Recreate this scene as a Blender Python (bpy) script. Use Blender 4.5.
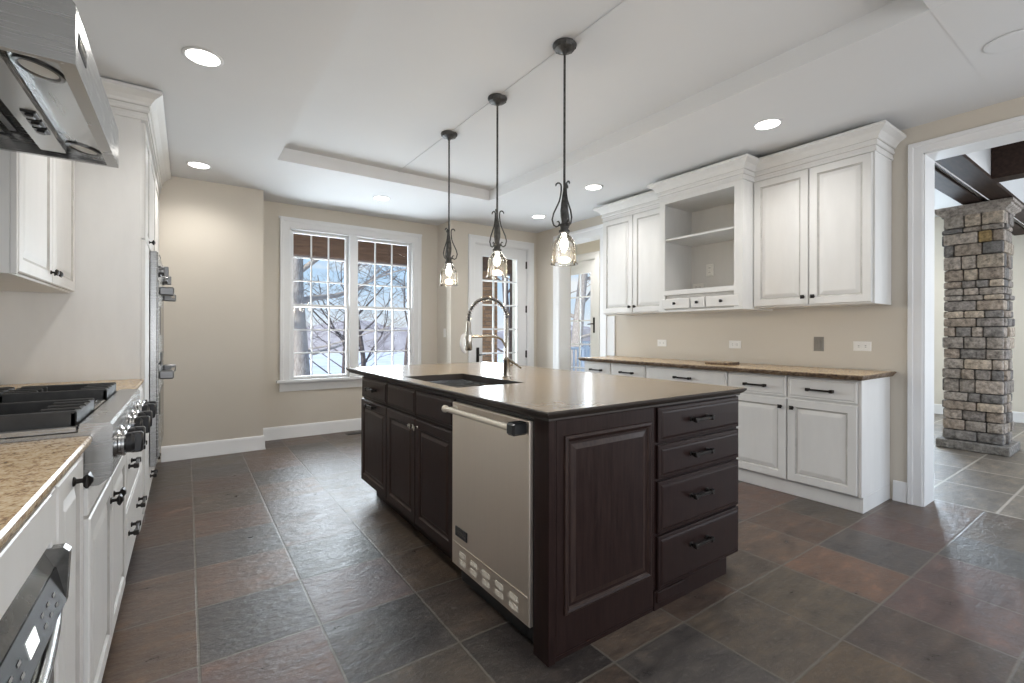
import bpy, bmesh, math, random
from mathutils import Vector, Matrix

scene = bpy.context.scene
col = scene.collection
for _o in list(bpy.data.objects):
    bpy.data.objects.remove(_o)

# ------------------------------------------------------------------ camera
YAW, ROLL = 0.6093, -0.0022
cd = bpy.data.cameras.new('camera')
cam = bpy.data.objects.new('camera', cd)
col.objects.link(cam)
cd.sensor_width = 36.0
cd.lens = 466.27 * 36.0 / 1024.0
cd.shift_y = (332.67 - 341.5) / 1024.0
cd.clip_start = 0.02
cd.clip_end = 500
cam.matrix_world = (Matrix.Translation((0, 0, 1.2)) @ Matrix.Rotation(-YAW, 4, 'Z')
                    @ Matrix.Rotation(math.pi / 2, 4, 'X') @ Matrix.Rotation(-ROLL, 4, 'Z'))
scene.camera = cam

# ------------------------------------------------------------------ world, exposure
scene.view_settings.view_transform = 'Standard'
scene.view_settings.look = 'None'
scene.view_settings.gamma = 1.0
scene.view_settings.use_curve_mapping = False
scene.view_settings.exposure = 0.12
scene.cycles.use_denoising = True
scene.cycles.max_bounces = 10
scene.cycles.diffuse_bounces = 6
scene.cycles.glossy_bounces = 5
scene.cycles.transparent_max_bounces = 16
scene.cycles.sample_clamp_indirect = 6.0
scene.cycles.caustics_reflective = False
scene.cycles.caustics_refractive = False

SKY_STRENGTH = 1.0
world = bpy.data.worlds.new('winter_sky')
scene.world = world
world.use_nodes = True
_nt = world.node_tree
_bg = _nt.nodes['Background']
_tc = _nt.nodes.new('ShaderNodeTexCoord')
_sep = _nt.nodes.new('ShaderNodeSeparateXYZ')
_nt.links.new(_tc.outputs['Generated'], _sep.inputs[0])
_r = _nt.nodes.new('ShaderNodeValToRGB')
_e = _r.color_ramp.elements
_e[0].position, _e[0].color = 0.44, (0.50, 0.52, 0.55, 1)
_e[1].position, _e[1].color = 1.0, (0.16, 0.36, 0.78, 1)
for _p, _c in ((0.50, (0.80, 0.84, 0.90, 1)), (0.55, (0.55, 0.73, 0.94, 1)), (0.66, (0.30, 0.54, 0.90, 1))):
    _x = _e.new(_p)
    _x.color = _c
_mr = _nt.nodes.new('ShaderNodeMapRange')
_mr.inputs[1].default_value = -1
_nt.links.new(_sep.outputs[2], _mr.inputs[0])
_nt.links.new(_mr.outputs[0], _r.inputs[0])
_no = _nt.nodes.new('ShaderNodeTexNoise')
_no.inputs['Scale'].default_value = 5.0
_no.inputs['Detail'].default_value = 6
_mp = _nt.nodes.new('ShaderNodeMapping')
_mp.inputs['Scale'].default_value = (1, 1, 3.0)
_nt.links.new(_tc.outputs['Generated'], _mp.inputs[0])
_nt.links.new(_mp.outputs[0], _no.inputs[0])
_cr = _nt.nodes.new('ShaderNodeValToRGB')
_cr.color_ramp.elements[0].position = 0.54
_cr.color_ramp.elements[1].position = 0.70
_nt.links.new(_no.outputs[0], _cr.inputs[0])
_mx = _nt.nodes.new('ShaderNodeMixRGB')
_mx.inputs[2].default_value = (0.88, 0.90, 0.93, 1)
_nt.links.new(_cr.outputs[0], _mx.inputs[0])
_nt.links.new(_r.outputs[0], _mx.inputs[1])
_nt.links.new(_mx.outputs[0], _bg.inputs[0])
_bg.inputs[1].default_value = SKY_STRENGTH


def area_light(name, loc, rot, sx, sy, power, color):
    d = bpy.data.lights.new(name, 'AREA')
    d.shape = 'RECTANGLE'
    d.size, d.size_y = sx, sy
    d.energy = power
    d.color = color
    o = bpy.data.objects.new(name, d)
    o.location = loc
    o.rotation_euler = rot
    col.objects.link(o)
    return o


# daylight entering through the windows of the place, each lamp outside its opening; the living lamp is fill
area_light('window_daylight', (1.70, 6.25, 1.35), (math.radians(-100), 0, 0), 1.5, 1.5, 120, (0.86, 0.93, 1.0))
area_light('glass_door_daylight', (3.57, 5.80, 1.3), (math.radians(-108), 0, 0), 0.6, 1.7, 40, (0.86, 0.93, 1.0))
area_light('dining_window_daylight', (9.60, 2.95, 1.5), (0, math.pi / 2, 0), 1.7, 1.1, 150, (0.72, 0.86, 1.0))

area_light('living_fill_light', (1.70, -3.05, 1.10), (math.radians(132), 0, 0), 4.4, 1.6, 98, (0.97, 0.98, 1.0))  # unseen lamp added behind the viewpoint, tilted up as ceiling fill
area_light('dining_side_daylight', (7.0, -2.75, 1.5), (math.pi / 2, 0, 0), 3.2, 2.0, 100, (0.82, 0.91, 1.0))
area_light('far_door_daylight', (5.75, 5.58, 1.25), (0, math.radians(80), 0), 1.7, 0.6, 34, (0.86, 0.93, 1.0))
_sd = bpy.data.lights.new('winter_sun', 'SUN')
_sd.energy = 4.6
_sd.angle = 0.03
_sd.color = (1.0, 0.95, 0.88)
_so = bpy.data.objects.new('winter_sun', _sd)
_so.rotation_euler = Vector((0.80, 0.35, -0.62)).to_track_quat('-Z', 'Y').to_euler()
col.objects.link(_so)

SPOT_W = 40.0
BULB_W = 9.0

# ------------------------------------------------------------------ materials
MATS = {}


def _pr(name):
    m = bpy.data.materials.new(name)
    m.use_nodes = True
    nt = m.node_tree
    return m, nt, nt.nodes['Principled BSDF']


def nd(nt, kind, **kw):
    n = nt.nodes.new('ShaderNode' + kind)
    for k, v in kw.items():
        if hasattr(n, k) and k not in n.inputs:
            setattr(n, k, v)
        else:
            n.inputs[k].default_value = v
    return n


def ramp(nt, src, stops):
    r = nt.nodes.new('ShaderNodeValToRGB')
    e = r.color_ramp.elements
    while len(e) < len(stops):
        e.new(0.5)
    for i, (p, c) in enumerate(stops):
        e[i].position = p
        e[i].color = (*c, 1) if len(c) == 3 else c
    nt.links.new(src, r.inputs[0])
    return r.outputs[0]


def coords(nt, scale=(1, 1, 1), rot=(0, 0, 0)):
    t = nt.nodes.new('ShaderNodeTexCoord')
    m = nt.nodes.new('ShaderNodeMapping')
    m.inputs['Scale'].default_value = scale
    m.inputs['Rotation'].default_value = rot
    nt.links.new(t.outputs['Object'], m.inputs[0])
    return m.outputs[0]


def noise(nt, vec, scale, detail=4, rough=0.55):
    n = nt.nodes.new('ShaderNodeTexNoise')
    n.inputs['Scale'].default_value = scale
    n.inputs['Detail'].default_value = detail
    n.inputs['Roughness'].default_value = rough
    nt.links.new(vec, n.inputs['Vector'])
    return n.outputs[0]


def bump(nt, b, src, strength, dist=0.01):
    n = nt.nodes.new('ShaderNodeBump')
    n.inputs['Strength'].default_value = strength
    n.inputs['Distance'].default_value = dist
    nt.links.new(src, n.inputs['Height'])
    nt.links.new(n.outputs[0], b.inputs['Normal'])


def noisy(name, c0, c1, scale, rough, metal=0.0, stretch=(1, 1, 1), bmp=0.0, r2=None, spec=0.5, detail=4, lo=0.3, hi=0.7):
    m, nt, b = _pr(name)
    v = coords(nt, stretch)
    n = noise(nt, v, scale, detail)
    nt.links.new(ramp(nt, n, [(lo, c0), (hi, c1)]), b.inputs['Base Color'])
    b.inputs['Metallic'].default_value = metal
    b.inputs['Specular IOR Level'].default_value = spec
    b.inputs['Roughness'].default_value = rough
    if r2 is not None:
        nt.links.new(ramp(nt, n, [(0.3, (rough,) * 3), (0.7, (r2,) * 3)]), b.inputs['Roughness'])
    if bmp:
        bump(nt, b, n, bmp, 0.004)
    MATS[name] = m
    return m


def emit(name, c, s):
    m, nt, b = _pr(name)
    b.inputs['Base Color'].default_value = (*c, 1)
    b.inputs['Emission Color'].default_value = (*c, 1)
    b.inputs['Emission Strength'].default_value = s
    MATS[name] = m


noisy('cabinet_paint', (0.665, 0.66, 0.645), (0.705, 0.70, 0.685), 3, 0.38, stretch=(4, 4, 1))
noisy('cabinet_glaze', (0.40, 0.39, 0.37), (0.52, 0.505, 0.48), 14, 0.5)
noisy('dark_wood', (0.013, 0.0062, 0.0058), (0.026, 0.0135, 0.0115), 9, 0.30, stretch=(9, 9, 0.7), bmp=0.05, r2=0.40, spec=0.22)
noisy('dark_wood_edge', (0.022, 0.012, 0.011), (0.045, 0.027, 0.021), 12, 0.32, stretch=(6, 6, 1), spec=0.3)
noisy('steel', (0.36, 0.36, 0.355), (0.385, 0.385, 0.38), 6, 0.25, 1.0, stretch=(1, 1, 40), r2=0.28)
noisy('steel_warm', (0.84, 0.755, 0.655), (0.88, 0.795, 0.69), 4, 0.40, 1.0, stretch=(1, 60, 1), r2=0.46)
noisy('steel_dark', (0.16, 0.16, 0.16), (0.22, 0.22, 0.22), 6, 0.34, 1.0, stretch=(1, 20, 1))
noisy('polished_nickel', (0.38, 0.35, 0.31), (0.48, 0.45, 0.40), 3, 0.22, 1.0)
noisy('cream_metal', (0.66, 0.60, 0.50), (0.74, 0.68, 0.58), 3, 0.4, 0.35)
noisy('vent_metal', (0.84, 0.78, 0.68), (0.88, 0.82, 0.72), 3, 0.5)
noisy('black_iron', (0.012, 0.012, 0.012), (0.03, 0.029, 0.028), 20, 0.55, bmp=0.1)
noisy('bronze_pull', (0.013, 0.011, 0.010), (0.026, 0.022, 0.020), 30, 0.38, 0.5)
noisy('aged_iron', (0.03, 0.029, 0.028), (0.10, 0.097, 0.092), 40, 0.55, 0.4, bmp=0.2)
noisy('black_plastic', (0.012, 0.012, 0.013), (0.018, 0.018, 0.02), 5, 0.3)
noisy('black_glass', (0.014, 0.014, 0.015), (0.025, 0.025, 0.026), 6, 0.12)
noisy('panel_glass', (0.10, 0.10, 0.095), (0.17, 0.165, 0.155), 40, 0.2, 0.4)
noisy('trim_paint', (0.72, 0.725, 0.73), (0.76, 0.765, 0.77), 2, 0.42)
noisy('wall_paint', (0.585, 0.54, 0.47), (0.605, 0.56, 0.49), 1.2, 0.75, spec=0.25)
noisy('cream_wall', (0.70, 0.66, 0.58), (0.73, 0.69, 0.61), 1.2, 0.75, spec=0.25)
noisy('ceiling_paint', (0.66, 0.667, 0.675), (0.685, 0.692, 0.70), 1.0, 0.8, spec=0.2)
noisy('outlet_plastic', (0.78, 0.77, 0.74), (0.82, 0.81, 0.78), 5, 0.35)
noisy('taupe_plastic', (0.20, 0.185, 0.165), (0.24, 0.225, 0.2), 5, 0.4)
noisy('speaker_grey', (0.30, 0.30, 0.30), (0.36, 0.36, 0.36), 60, 0.6)
noisy('rubber', (0.02, 0.02, 0.02), (0.03, 0.03, 0.03), 9, 0.7)
noisy('beam_wood', (0.020, 0.011, 0.009), (0.045, 0.026, 0.020), 7, 0.6, stretch=(1, 6, 6), bmp=0.1, spec=0.2)
noisy('porch_wood', (0.10, 0.055, 0.035), (0.19, 0.11, 0.07), 4, 0.6, stretch=(1, 1, 8))
noisy('bark', (0.26, 0.225, 0.20), (0.56, 0.50, 0.45), 9, 0.9, stretch=(4, 4, 1), bmp=0.5, spec=0.1)
noisy('bark_dark', (0.075, 0.06, 0.058), (0.20, 0.165, 0.155), 9, 0.9, stretch=(3, 3, 1), spec=0.1)
noisy('snow', (0.62, 0.66, 0.74), (0.84, 0.86, 0.90), 0.35, 0.7, bmp=0.3, detail=8)
noisy('far_woods', (0.36, 0.33, 0.35), (0.50, 0.47, 0.49), 0.5, 0.9, detail=8, spec=0.05)  # aerial haze is put into the pale base colour
noisy('brush_twig', (0.16, 0.12, 0.10), (0.30, 0.24, 0.20), 5, 0.9, spec=0.1)
noisy('rail_paint', (0.70, 0.74, 0.78), (0.76, 0.80, 0.84), 3, 0.5)
emit('lamp_lens', (1.0, 0.97, 0.92), 9.0)
emit('bulb_glow', (1.0, 0.94, 0.84), 30.0)
emit('display_glow', (0.93, 0.95, 0.95), 1.0)


def _granite(name, stops, scale, rough):
    m, nt, b = _pr(name)
    v = coords(nt)
    n1 = noise(nt, v, scale, 8, 0.7)
    n2 = noise(nt, v, scale * 3.1, 4, 0.6)
    mx = nt.nodes.new('ShaderNodeMixRGB')
    mx.inputs[0].default_value = 0.45
    nt.links.new(n1, mx.inputs[1])
    nt.links.new(n2, mx.inputs[2])
    nt.links.new(ramp(nt, mx.outputs[0], stops), b.inputs['Base Color'])
    b.inputs['Roughness'].default_value = rough
    MATS[name] = m


_granite('granite', [(0.34, (0.05, 0.035, 0.025)), (0.42, (0.28, 0.17, 0.09)), (0.50, (0.52, 0.38, 0.22)), (0.60, (0.63, 0.52, 0.36)), (0.70, (0.40, 0.30, 0.20))], 44, 0.24)
_granite('granite_edge', [(0.36, (0.02, 0.014, 0.01)), (0.48, (0.11, 0.07, 0.045)), (0.60, (0.24, 0.17, 0.10)), (0.72, (0.10, 0.07, 0.05))], 40, 0.6)
_granite('island_stone', [(0.30, (0.20, 0.155, 0.108)), (0.50, (0.245, 0.195, 0.14)), (0.70, (0.29, 0.235, 0.17))], 5, 0.21)
_granite('island_stone_shaded', [(0.30, (0.020, 0.015, 0.012)), (0.70, (0.045, 0.034, 0.027))], 30, 0.45)  # same stone darkened; the floor's dark reflection is put into the edge colour


def _glass(name, tint, gloss, haze=0.0):
    m = bpy.data.materials.new(name)
    m.use_nodes = True
    nt = m.node_tree
    nt.nodes.remove(nt.nodes['Principled BSDF'])
    out = nt.nodes['Material Output']
    t = nt.nodes.new('ShaderNodeBsdfTransparent')
    t.inputs[0].default_value = (*tint, 1)
    g = nt.nodes.new('ShaderNodeBsdfGlossy')
    g.inputs['Roughness'].default_value = 0.02
    f = nt.nodes.new('ShaderNodeFresnel')
    f.inputs[0].default_value = gloss
    mx = nt.nodes.new('ShaderNodeMixShader')
    nt.links.new(f.outputs[0], mx.inputs[0])
    nt.links.new(t.outputs[0], mx.inputs[1])
    nt.links.new(g.outputs[0], mx.inputs[2])
    last = mx.outputs[0]
    if haze:
        tl = nt.nodes.new('ShaderNodeBsdfTranslucent')
        tl.inputs[0].default_value = (0.9, 0.9, 0.9, 1)
        m2 = nt.nodes.new('ShaderNodeMixShader')
        m2.inputs[0].default_value = haze
        nt.links.new(last, m2.inputs[1])
        nt.links.new(tl.outputs[0], m2.inputs[2])
        last = m2.outputs[0]
    nt.links.new(last, out.inputs[0])
    MATS[name] = m


_glass('pane_glass', (0.97, 0.985, 0.985), 1.18)
_glass('shade_glass', (0.96, 0.96, 0.96), 1.36, 0.005)
_glass('rib_glass', (0.88, 0.88, 0.88), 1.45, 0.02)


def _tiles(name, x0, y0, px, py, gw, grout, rough0, rough1, bstr):
    """slate: each tile's own colour is stored on its face, grout lines and cleft surface are procedural"""
    m, nt, b = _pr(name)
    L = nt.links
    tc = nt.nodes.new('ShaderNodeTexCoord')
    sp = nt.nodes.new('ShaderNodeSeparateXYZ')
    L.new(tc.outputs['Object'], sp.inputs[0])

    def mth(op, a, bv=None):
        n = nt.nodes.new('ShaderNodeMath')
        n.operation = op
        for i, q in enumerate((a, bv)):
            if q is None:
                continue
            if isinstance(q, (int, float)):
                n.inputs[i].default_value = q
            else:
                L.new(q, n.inputs[i])
        return n.outputs[0]

    wob = noise(nt, tc.outputs['Object'], 9, 3)
    wob = mth('MULTIPLY', mth('SUBTRACT', wob, 0.5), 0.006)

    def dist(s, o, p):
        f = mth('FRACT', mth('DIVIDE', mth('ADD', mth('SUBTRACT', s, o), wob), p))
        return mth('MULTIPLY', mth('MINIMUM', f, mth('SUBTRACT', 1.0, f)), p)
    d = mth('MINIMUM', dist(sp.outputs[0], x0, px), dist(sp.outputs[1], y0, py))
    mr = nt.nodes.new('ShaderNodeMapRange')
    mr.interpolation_type = 'SMOOTHSTEP'
    mr.inputs[1].default_value = gw * 0.5
    mr.inputs[2].default_value = gw * 1.6
    L.new(d, mr.inputs[0])
    mask = mr.outputs[0]
    at = nt.nodes.new('ShaderNodeAttribute')
    at.attribute_name = 'tile'
    mot = noise(nt, coords(nt, (1, 2.0, 1)), 5.5, 12, 0.74)
    mixm = nt.nodes.new('ShaderNodeMixRGB')
    mixm.blend_type = 'MULTIPLY'
    mixm.inputs[0].default_value = 1.0
    L.new(at.outputs[0], mixm.inputs[1])
    L.new(ramp(nt, mot, [(0.28, (0.38, 0.38, 0.41)), (0.46, (0.84, 0.83, 0.83)), (0.56, (1.10, 1.07, 1.03)), (0.72, (2.0, 1.78, 1.55))]), mixm.inputs[2])
    fle = noise(nt, coords(nt), 38, 5, 0.7)
    mix2 = nt.nodes.new('ShaderNodeMixRGB')
    L.new(ramp(nt, fle, [(0.56, (0, 0, 0)), (0.74, (0.5, 0.5, 0.5))]), mix2.inputs[0])
    L.new(mixm.outputs[0], mix2.inputs[1])
    mix2.inputs[2].default_value = (0.19, 0.175, 0.16, 1)
    mg = nt.nodes.new('ShaderNodeMixRGB')
    L.new(mask, mg.inputs[0])
    mg.inputs[1].default_value = (*grout, 1)
    L.new(mix2.outputs[0], mg.inputs[2])
    L.new(mg.outputs[0], b.inputs['Base Color'])
    L.new(ramp(nt, mot, [(0.3, (rough0,) * 3), (0.7, (rough1,) * 3)]), b.inputs['Roughness'])
    cl = noise(nt, coords(nt, (1, 1.7, 1)), 15, 10, 0.66)
    hsum = mth('ADD', mth('MULTIPLY', cl, 0.75), mth('MULTIPLY', mask, 0.10))
    bump(nt, b, hsum, bstr, 0.012)
    MATS[name] = m


_tiles('slate_floor', 0.04, 0.757, 0.4137, 0.42, 0.0042, (0.125, 0.112, 0.095), 0.24, 0.50, 0.60)
_tiles('grey_floor', 4.44, 0.30, 0.62, 0.40, 0.007, (0.36, 0.33, 0.29), 0.36, 0.50, 0.3)


def _attr(name, rough, bscale, bstr, mottle=0.5):
    m, nt, b = _pr(name)
    at = nt.nodes.new('ShaderNodeAttribute')
    at.attribute_name = 'tile'
    n = noise(nt, coords(nt), bscale, 7, 0.65)
    mx = nt.nodes.new('ShaderNodeMixRGB')
    mx.blend_type = 'MULTIPLY'
    mx.inputs[0].default_value = 1
    nt.links.new(at.outputs[0], mx.inputs[1])
    nt.links.new(ramp(nt, n, [(0.3, (1 - mottle,) * 3), (0.7, (1 + mottle,) * 3)]), mx.inputs[2])
    nt.links.new(mx.outputs[0], b.inputs['Base Color'])
    b.inputs['Roughness'].default_value = rough
    bump(nt, b, n, bstr, 0.02)
    MATS[name] = m


_attr('field_stone', 0.85, 26, 1.0, 0.62)
_attr('porch_brick', 0.85, 30, 0.4, 0.35)

# ------------------------------------------------------------------ mesh helpers


def box(bm, x0, x1, y0, y1, z0, z1, bev=0.0, seg=1, mat=0):
    r = bmesh.ops.create_cube(bm, size=1.0)
    vs = r['verts']
    for v in vs:
        v.co = Vector(((x0 + x1) / 2 + v.co.x * (x1 - x0), (y0 + y1) / 2 + v.co.y * (y1 - y0), (z0 + z1) / 2 + v.co.z * (z1 - z0)))
    fs = set(f for v in vs for f in v.link_faces)
    for f in fs:
        f.material_index = mat
    if bev > 0:
        es = list(set(e for v in vs for e in v.link_edges))
        rr = bmesh.ops.bevel(bm, geom=es, offset=bev, segments=seg, affect='EDGES', profile=0.5)
        for f in rr['faces']:
            f.material_index = mat
    return bm


class Fr:
    """a working plane: u along the face, v up it, n out of it"""

    def __init__(s, o, u, v, n):
        s.o, s.u, s.v, s.n = Vector(o), Vector(u), Vector(v), Vector(n)

    def p(s, u, v, n=0.0):
        return s.o + s.u * u + s.v * v + s.n * n


def face_mx(x):   # looks toward -x
    return Fr((x, 0, 0), (0, 1, 0), (0, 0, 1), (-1, 0, 0))


def face_px(x):   # looks toward +x
    return Fr((x, 0, 0), (0, 1, 0), (0, 0, 1), (1, 0, 0))


def face_my(y):   # looks toward -y
    return Fr((0, y, 0), (1, 0, 0), (0, 0, 1), (0, -1, 0))


def quad(bm, ps, mat=0):
    try:
        f = bm.faces.new([bm.verts.new(p) for p in ps])
        f.material_index = mat
        return f
    except ValueError:
        return None


def fbox(bm, F, u0, u1, v0, v1, n0, n1, bev=0.0, mat=0):
    a, b = F.p(u0, v0, n0), F.p(u1, v1, n1)
    box(bm, min(a.x, b.x), max(a.x, b.x), min(a.y, b.y), max(a.y, b.y), min(a.z, b.z), max(a.z, b.z), bev, 1, mat)


def front(bm, F, u0, u1, v0, v1, prof):
    rings = []
    for e in prof:
        i, n = e[0], e[1]
        rings.append([bm.verts.new(F.p(a, b, n)) for a, b in ((u0 + i, v0 + i), (u1 - i, v0 + i), (u1 - i, v1 - i), (u0 + i, v1 - i))])
    bm.faces.new(rings[0])
    for k in range(1, len(rings)):
        for j in range(4):
            f = bm.faces.new((rings[k - 1][j], rings[k - 1][(j + 1) % 4], rings[k][(j + 1) % 4], rings[k][j]))
            f.material_index = prof[k][2] if len(prof[k]) > 2 else 0
    bm.faces.new(rings[-1])


RAISED = [(0, 0), (0, .016), (.004, .020), (.052, .020), (.055, .017, 1), (.061, .0115, 1), (.066, .011, 1), (.092, .0175), (.097, .0180)]
RAISED_DARK = [(0, 0), (0, .016), (.004, .020), (.050, .020), (.056, .014, 1), (.062, .012), (.068, .012), (.084, .018, 1), (.090, .018)]
SLAB = [(0, 0), (0, .013), (.004, .0165), (.016, .0165), (.018, .0175, 1), (.022, .0195), (.026, .020)]
SLAB_DARK = [(0, 0), (0, .012), (.004, .015), (.014, .0155), (.020, .0195), (.026, .0205)]


def tube(bm, pts, r, n=8, cap=True, mat=0):
    pts = [Vector(p) for p in pts]
    rs = r if isinstance(r, (list, tuple)) else [r] * len(pts)
    t0 = (pts[1] - pts[0]).normalized()
    ref = Vector((0, 0, 1)) if abs(t0.z) < 0.9 else Vector((1, 0, 0))
    a = t0.cross(ref).normalized()
    rings = []
    for i, p in enumerate(pts):
        if i == 0:
            t = pts[1] - pts[0]
        elif i == len(pts) - 1:
            t = pts[-1] - pts[-2]
        else:
            t = (pts[i + 1] - pts[i]).normalized() + (pts[i] - pts[i - 1]).normalized()
        t = t.normalized() if t.length > 1e-9 else t0
        a = a - t * a.dot(t)
        a = a.normalized() if a.length > 1e-6 else t.orthogonal().normalized()
        b = t.cross(a)
        rings.append([bm.verts.new(p + (a * math.cos(k * 2 * math.pi / n) + b * math.sin(k * 2 * math.pi / n)) * rs[i]) for k in range(n)])
    for i in range(1, len(rings)):
        for k in range(n):
            f = bm.faces.new((rings[i - 1][k], rings[i - 1][(k + 1) % n], rings[i][(k + 1) % n], rings[i][k]))
            f.material_index = mat
    if cap:
        bm.faces.new(rings[0]).material_index = mat
        bm.faces.new(rings[-1]).material_index = mat


def lathe(bm, o, axis, prof, n=24, close=True, mat=0):
    o, axis = Vector(o), Vector(axis).normalized()
    a = axis.orthogonal().normalized()
    b = axis.cross(a)
    rings = []
    for r, h in prof:
        r = max(r, 1e-4)
        rings.append([bm.verts.new(o + axis * h + (a * math.cos(k * 2 * math.pi / n) + b * math.sin(k * 2 * math.pi / n)) * r) for k in range(n)])
    for i in range(1, len(rings)):
        for k in range(n):
            f = bm.faces.new((rings[i - 1][k], rings[i - 1][(k + 1) % n], rings[i][(k + 1) % n], rings[i][k]))
            f.material_index = mat
    if close:
        bm.faces.new(rings[0]).material_index = mat
        bm.faces.new(rings[-1]).material_index = mat


def sweep(bm, path, N, prof, side=1, closed=False, mat=0):
    """profile (out, along N) swept along a planar path with mitred corners"""
    N = Vector(N)
    P = [Vector(p) for p in path]
    k = len(P)
    rings = []
    for i in range(k):
        d0 = (P[i] - P[i - 1]).normalized() if (i > 0 or closed) else None
        d1 = (P[(i + 1) % k] - P[i]).normalized() if (i < k - 1 or closed) else None
        d0 = d0 or d1
        d1 = d1 or d0
        n0, n1 = d0.cross(N) * side, d1.cross(N) * side
        m = n0 + n1
        m = m / max(m.dot(n0), 1e-6)
        rings.append([bm.verts.new(P[i] + m * a + N * h) for a, h in prof])
    q = len(prof)
    rng = range(k) if closed else range(1, k)
    for i in rng:
        for j in range(q):
            f = bm.faces.new((rings[i - 1][j], rings[i - 1][(j + 1) % q], rings[i][(j + 1) % q], rings[i][j]))
            f.material_index = mat
    if not closed:
        bm.faces.new(rings[0]).material_index = mat
        bm.faces.new(rings[-1]).material_index = mat


def prism(bm, F, pts, n0, n1, mat=0):
    """polygon in (u, v) given depth n0..n1"""
    a = [bm.verts.new(F.p(u, v, n0)) for u, v in pts]
    b = [bm.verts.new(F.p(u, v, n1)) for u, v in pts]
    bm.faces.new(a).material_index = mat
    bm.faces.new(b).material_index = mat
    k = len(pts)
    for i in range(k):
        bm.faces.new((a[i], a[(i + 1) % k], b[(i + 1) % k], b[i])).material_index = mat


ROOTLOC = {}


def root_of(o):
    while o.parent is not None:
        o = o.parent
    return o


def obj(name, bm, mats, parent=None, smooth=38, at=None, colors=None):
    """link ONE mesh object; coordinates in bm are world ones"""
    if isinstance(mats, str):
        mats = [mats]
    off = Vector((0, 0, 0))
    if parent is not None:
        off = Vector(ROOTLOC.get(root_of(parent).name, (0, 0, 0)))
    elif at is not None:
        off = Vector(at)
    if colors is None:
        bmesh.ops.recalc_face_normals(bm, faces=bm.faces)
    if off.length > 0:
        bmesh.ops.translate(bm, verts=bm.verts, vec=-off)
    if smooth:
        lim = math.radians(smooth)
        for f in bm.faces:
            f.smooth = True
        for e in bm.edges:
            e.smooth = len(e.link_faces) == 2 and e.calc_face_angle(9) < lim
    me = bpy.data.meshes.new(name)
    bm.to_mesh(me)
    bm.free()
    for m in mats:
        me.materials.append(MATS[m])
    if colors is not None:
        a = me.attributes.new('tile', 'FLOAT_COLOR', 'FACE')
        for i, c in enumerate(colors):
            a.data[i].color = (*c, 1)
    o = bpy.data.objects.new(name, me)
    col.objects.link(o)
    if parent is not None:
        o.parent = parent
    else:
        o.location = off
        ROOTLOC[o.name] = tuple(off)
    return o


def tag(o, label, cat, group=None):
    o['label'] = label
    o['category'] = cat
    if group:
        o['group'] = group
    return o


def thing(name, label, cat, loc, group=None):
    o = bpy.data.objects.new(name, None)
    o.empty_display_size = 0.05
    o.location = loc
    col.objects.link(o)
    ROOTLOC[o.name] = tuple(loc)
    return tag(o, label, cat, group)


def struct(o, label=None, cat=None):
    o['kind'] = 'structure'
    if label:
        o['label'] = label
        o['category'] = cat
    return o


def sthing(name, label, cat, loc=(0, 0, 0)):
    return struct(thing(name, label, cat, loc))


def copy_tree(o, parent=None):
    c = o.copy()
    col.objects.link(c)
    if parent is not None:
        c.parent = parent
    for ch in list(o.children):
        copy_tree(ch, c)
    if parent is None:
        ROOTLOC[c.name] = ROOTLOC.get(o.name, (0, 0, 0))
    return c


def place_copy(src, label, loc, rz=None):
    c = copy_tree(src)
    c.location = loc
    ROOTLOC[c.name] = tuple(loc)
    if rz is not None:
        c.rotation_euler = (0, 0, rz)
    c['label'] = label
    return c


B = bmesh.new


def text_on(name, body, F, u, v, size, n, mat, parent, flip=False):
    cu = bpy.data.curves.new(name, 'FONT')
    cu.body = body
    cu.size = size
    cu.extrude = 0.0004
    cu.align_x = 'CENTER'
    cu.align_y = 'CENTER'
    t = bpy.data.objects.new(name, cu)
    col.objects.link(t)
    dg = bpy.context.evaluated_depsgraph_get()
    me = bpy.data.meshes.new_from_object(t.evaluated_get(dg))
    bpy.data.objects.remove(t)
    bm = B()
    bm.from_mesh(me)
    s = -1 if flip else 1
    for w in bm.verts:
        c = w.co.copy()
        w.co = F.p(u + s * c.x, v + c.y, n + c.z)
    return obj(name, bm, mat, parent, smooth=0)


def pull(parent, F, u, v, ln=0.125, n0=0.020, vertical=False, mat='bronze_pull', label=None):
    bm = B()
    h = ln / 2

    def bx(a0, a1, b, n_0, n_1, bev):
        if vertical:
            fbox(bm, F, u - b, u + b, v + a0, v + a1, n_0, n_1, bev)
        else:
            fbox(bm, F, u + a0, u + a1, v - b, v + b, n_0, n_1, bev)
    for s in (-1, 1):
        bx(s * h - .010, s * h + .010, .010, n0, n0 + .006, .002)
        bx(s * h - .006, s * h + .006, .006, n0 + .004, n0 + .024, .001)
        bx(s * h - .011, s * h + .011, .011, n0 + .018, n0 + .038, .003)
    bx(-h, h, .0068, n0 + .022, n0 + .034, .002)
    o = obj('pull', bm, mat, parent)
    if label:
        o['label'] = label
    return o


def knob(parent, F, u, v, n0=0.020, s=1.0, mat='bronze_pull'):
    bm = B()
    c = F.p(u, v, n0)
    lathe(bm, c, F.n, [(.010 * s, 0), (.009 * s, .003), (.005 * s, .006), (.0045 * s, .015), (.007 * s, .019)], 10)
    front(bm, Fr(c, F.u, F.v, F.n), -.014 * s, .014 * s, -.014 * s, .014 * s, [(.005 * s, .016 * s), (0, .021 * s), (0, .024 * s), (.010 * s, .031 * s)])
    return obj('knob', bm, mat, parent)


# ------------------------------------------------------------------ the setting
H, ZT = 2.654, 2.766
XL, XR = -0.86, 4.196
TX0, TX1, TY0, TY1 = 0.627, 2.733, 0.645, 4.355
YB = -2.6          # the kitchen runs on into an open living area here

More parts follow.
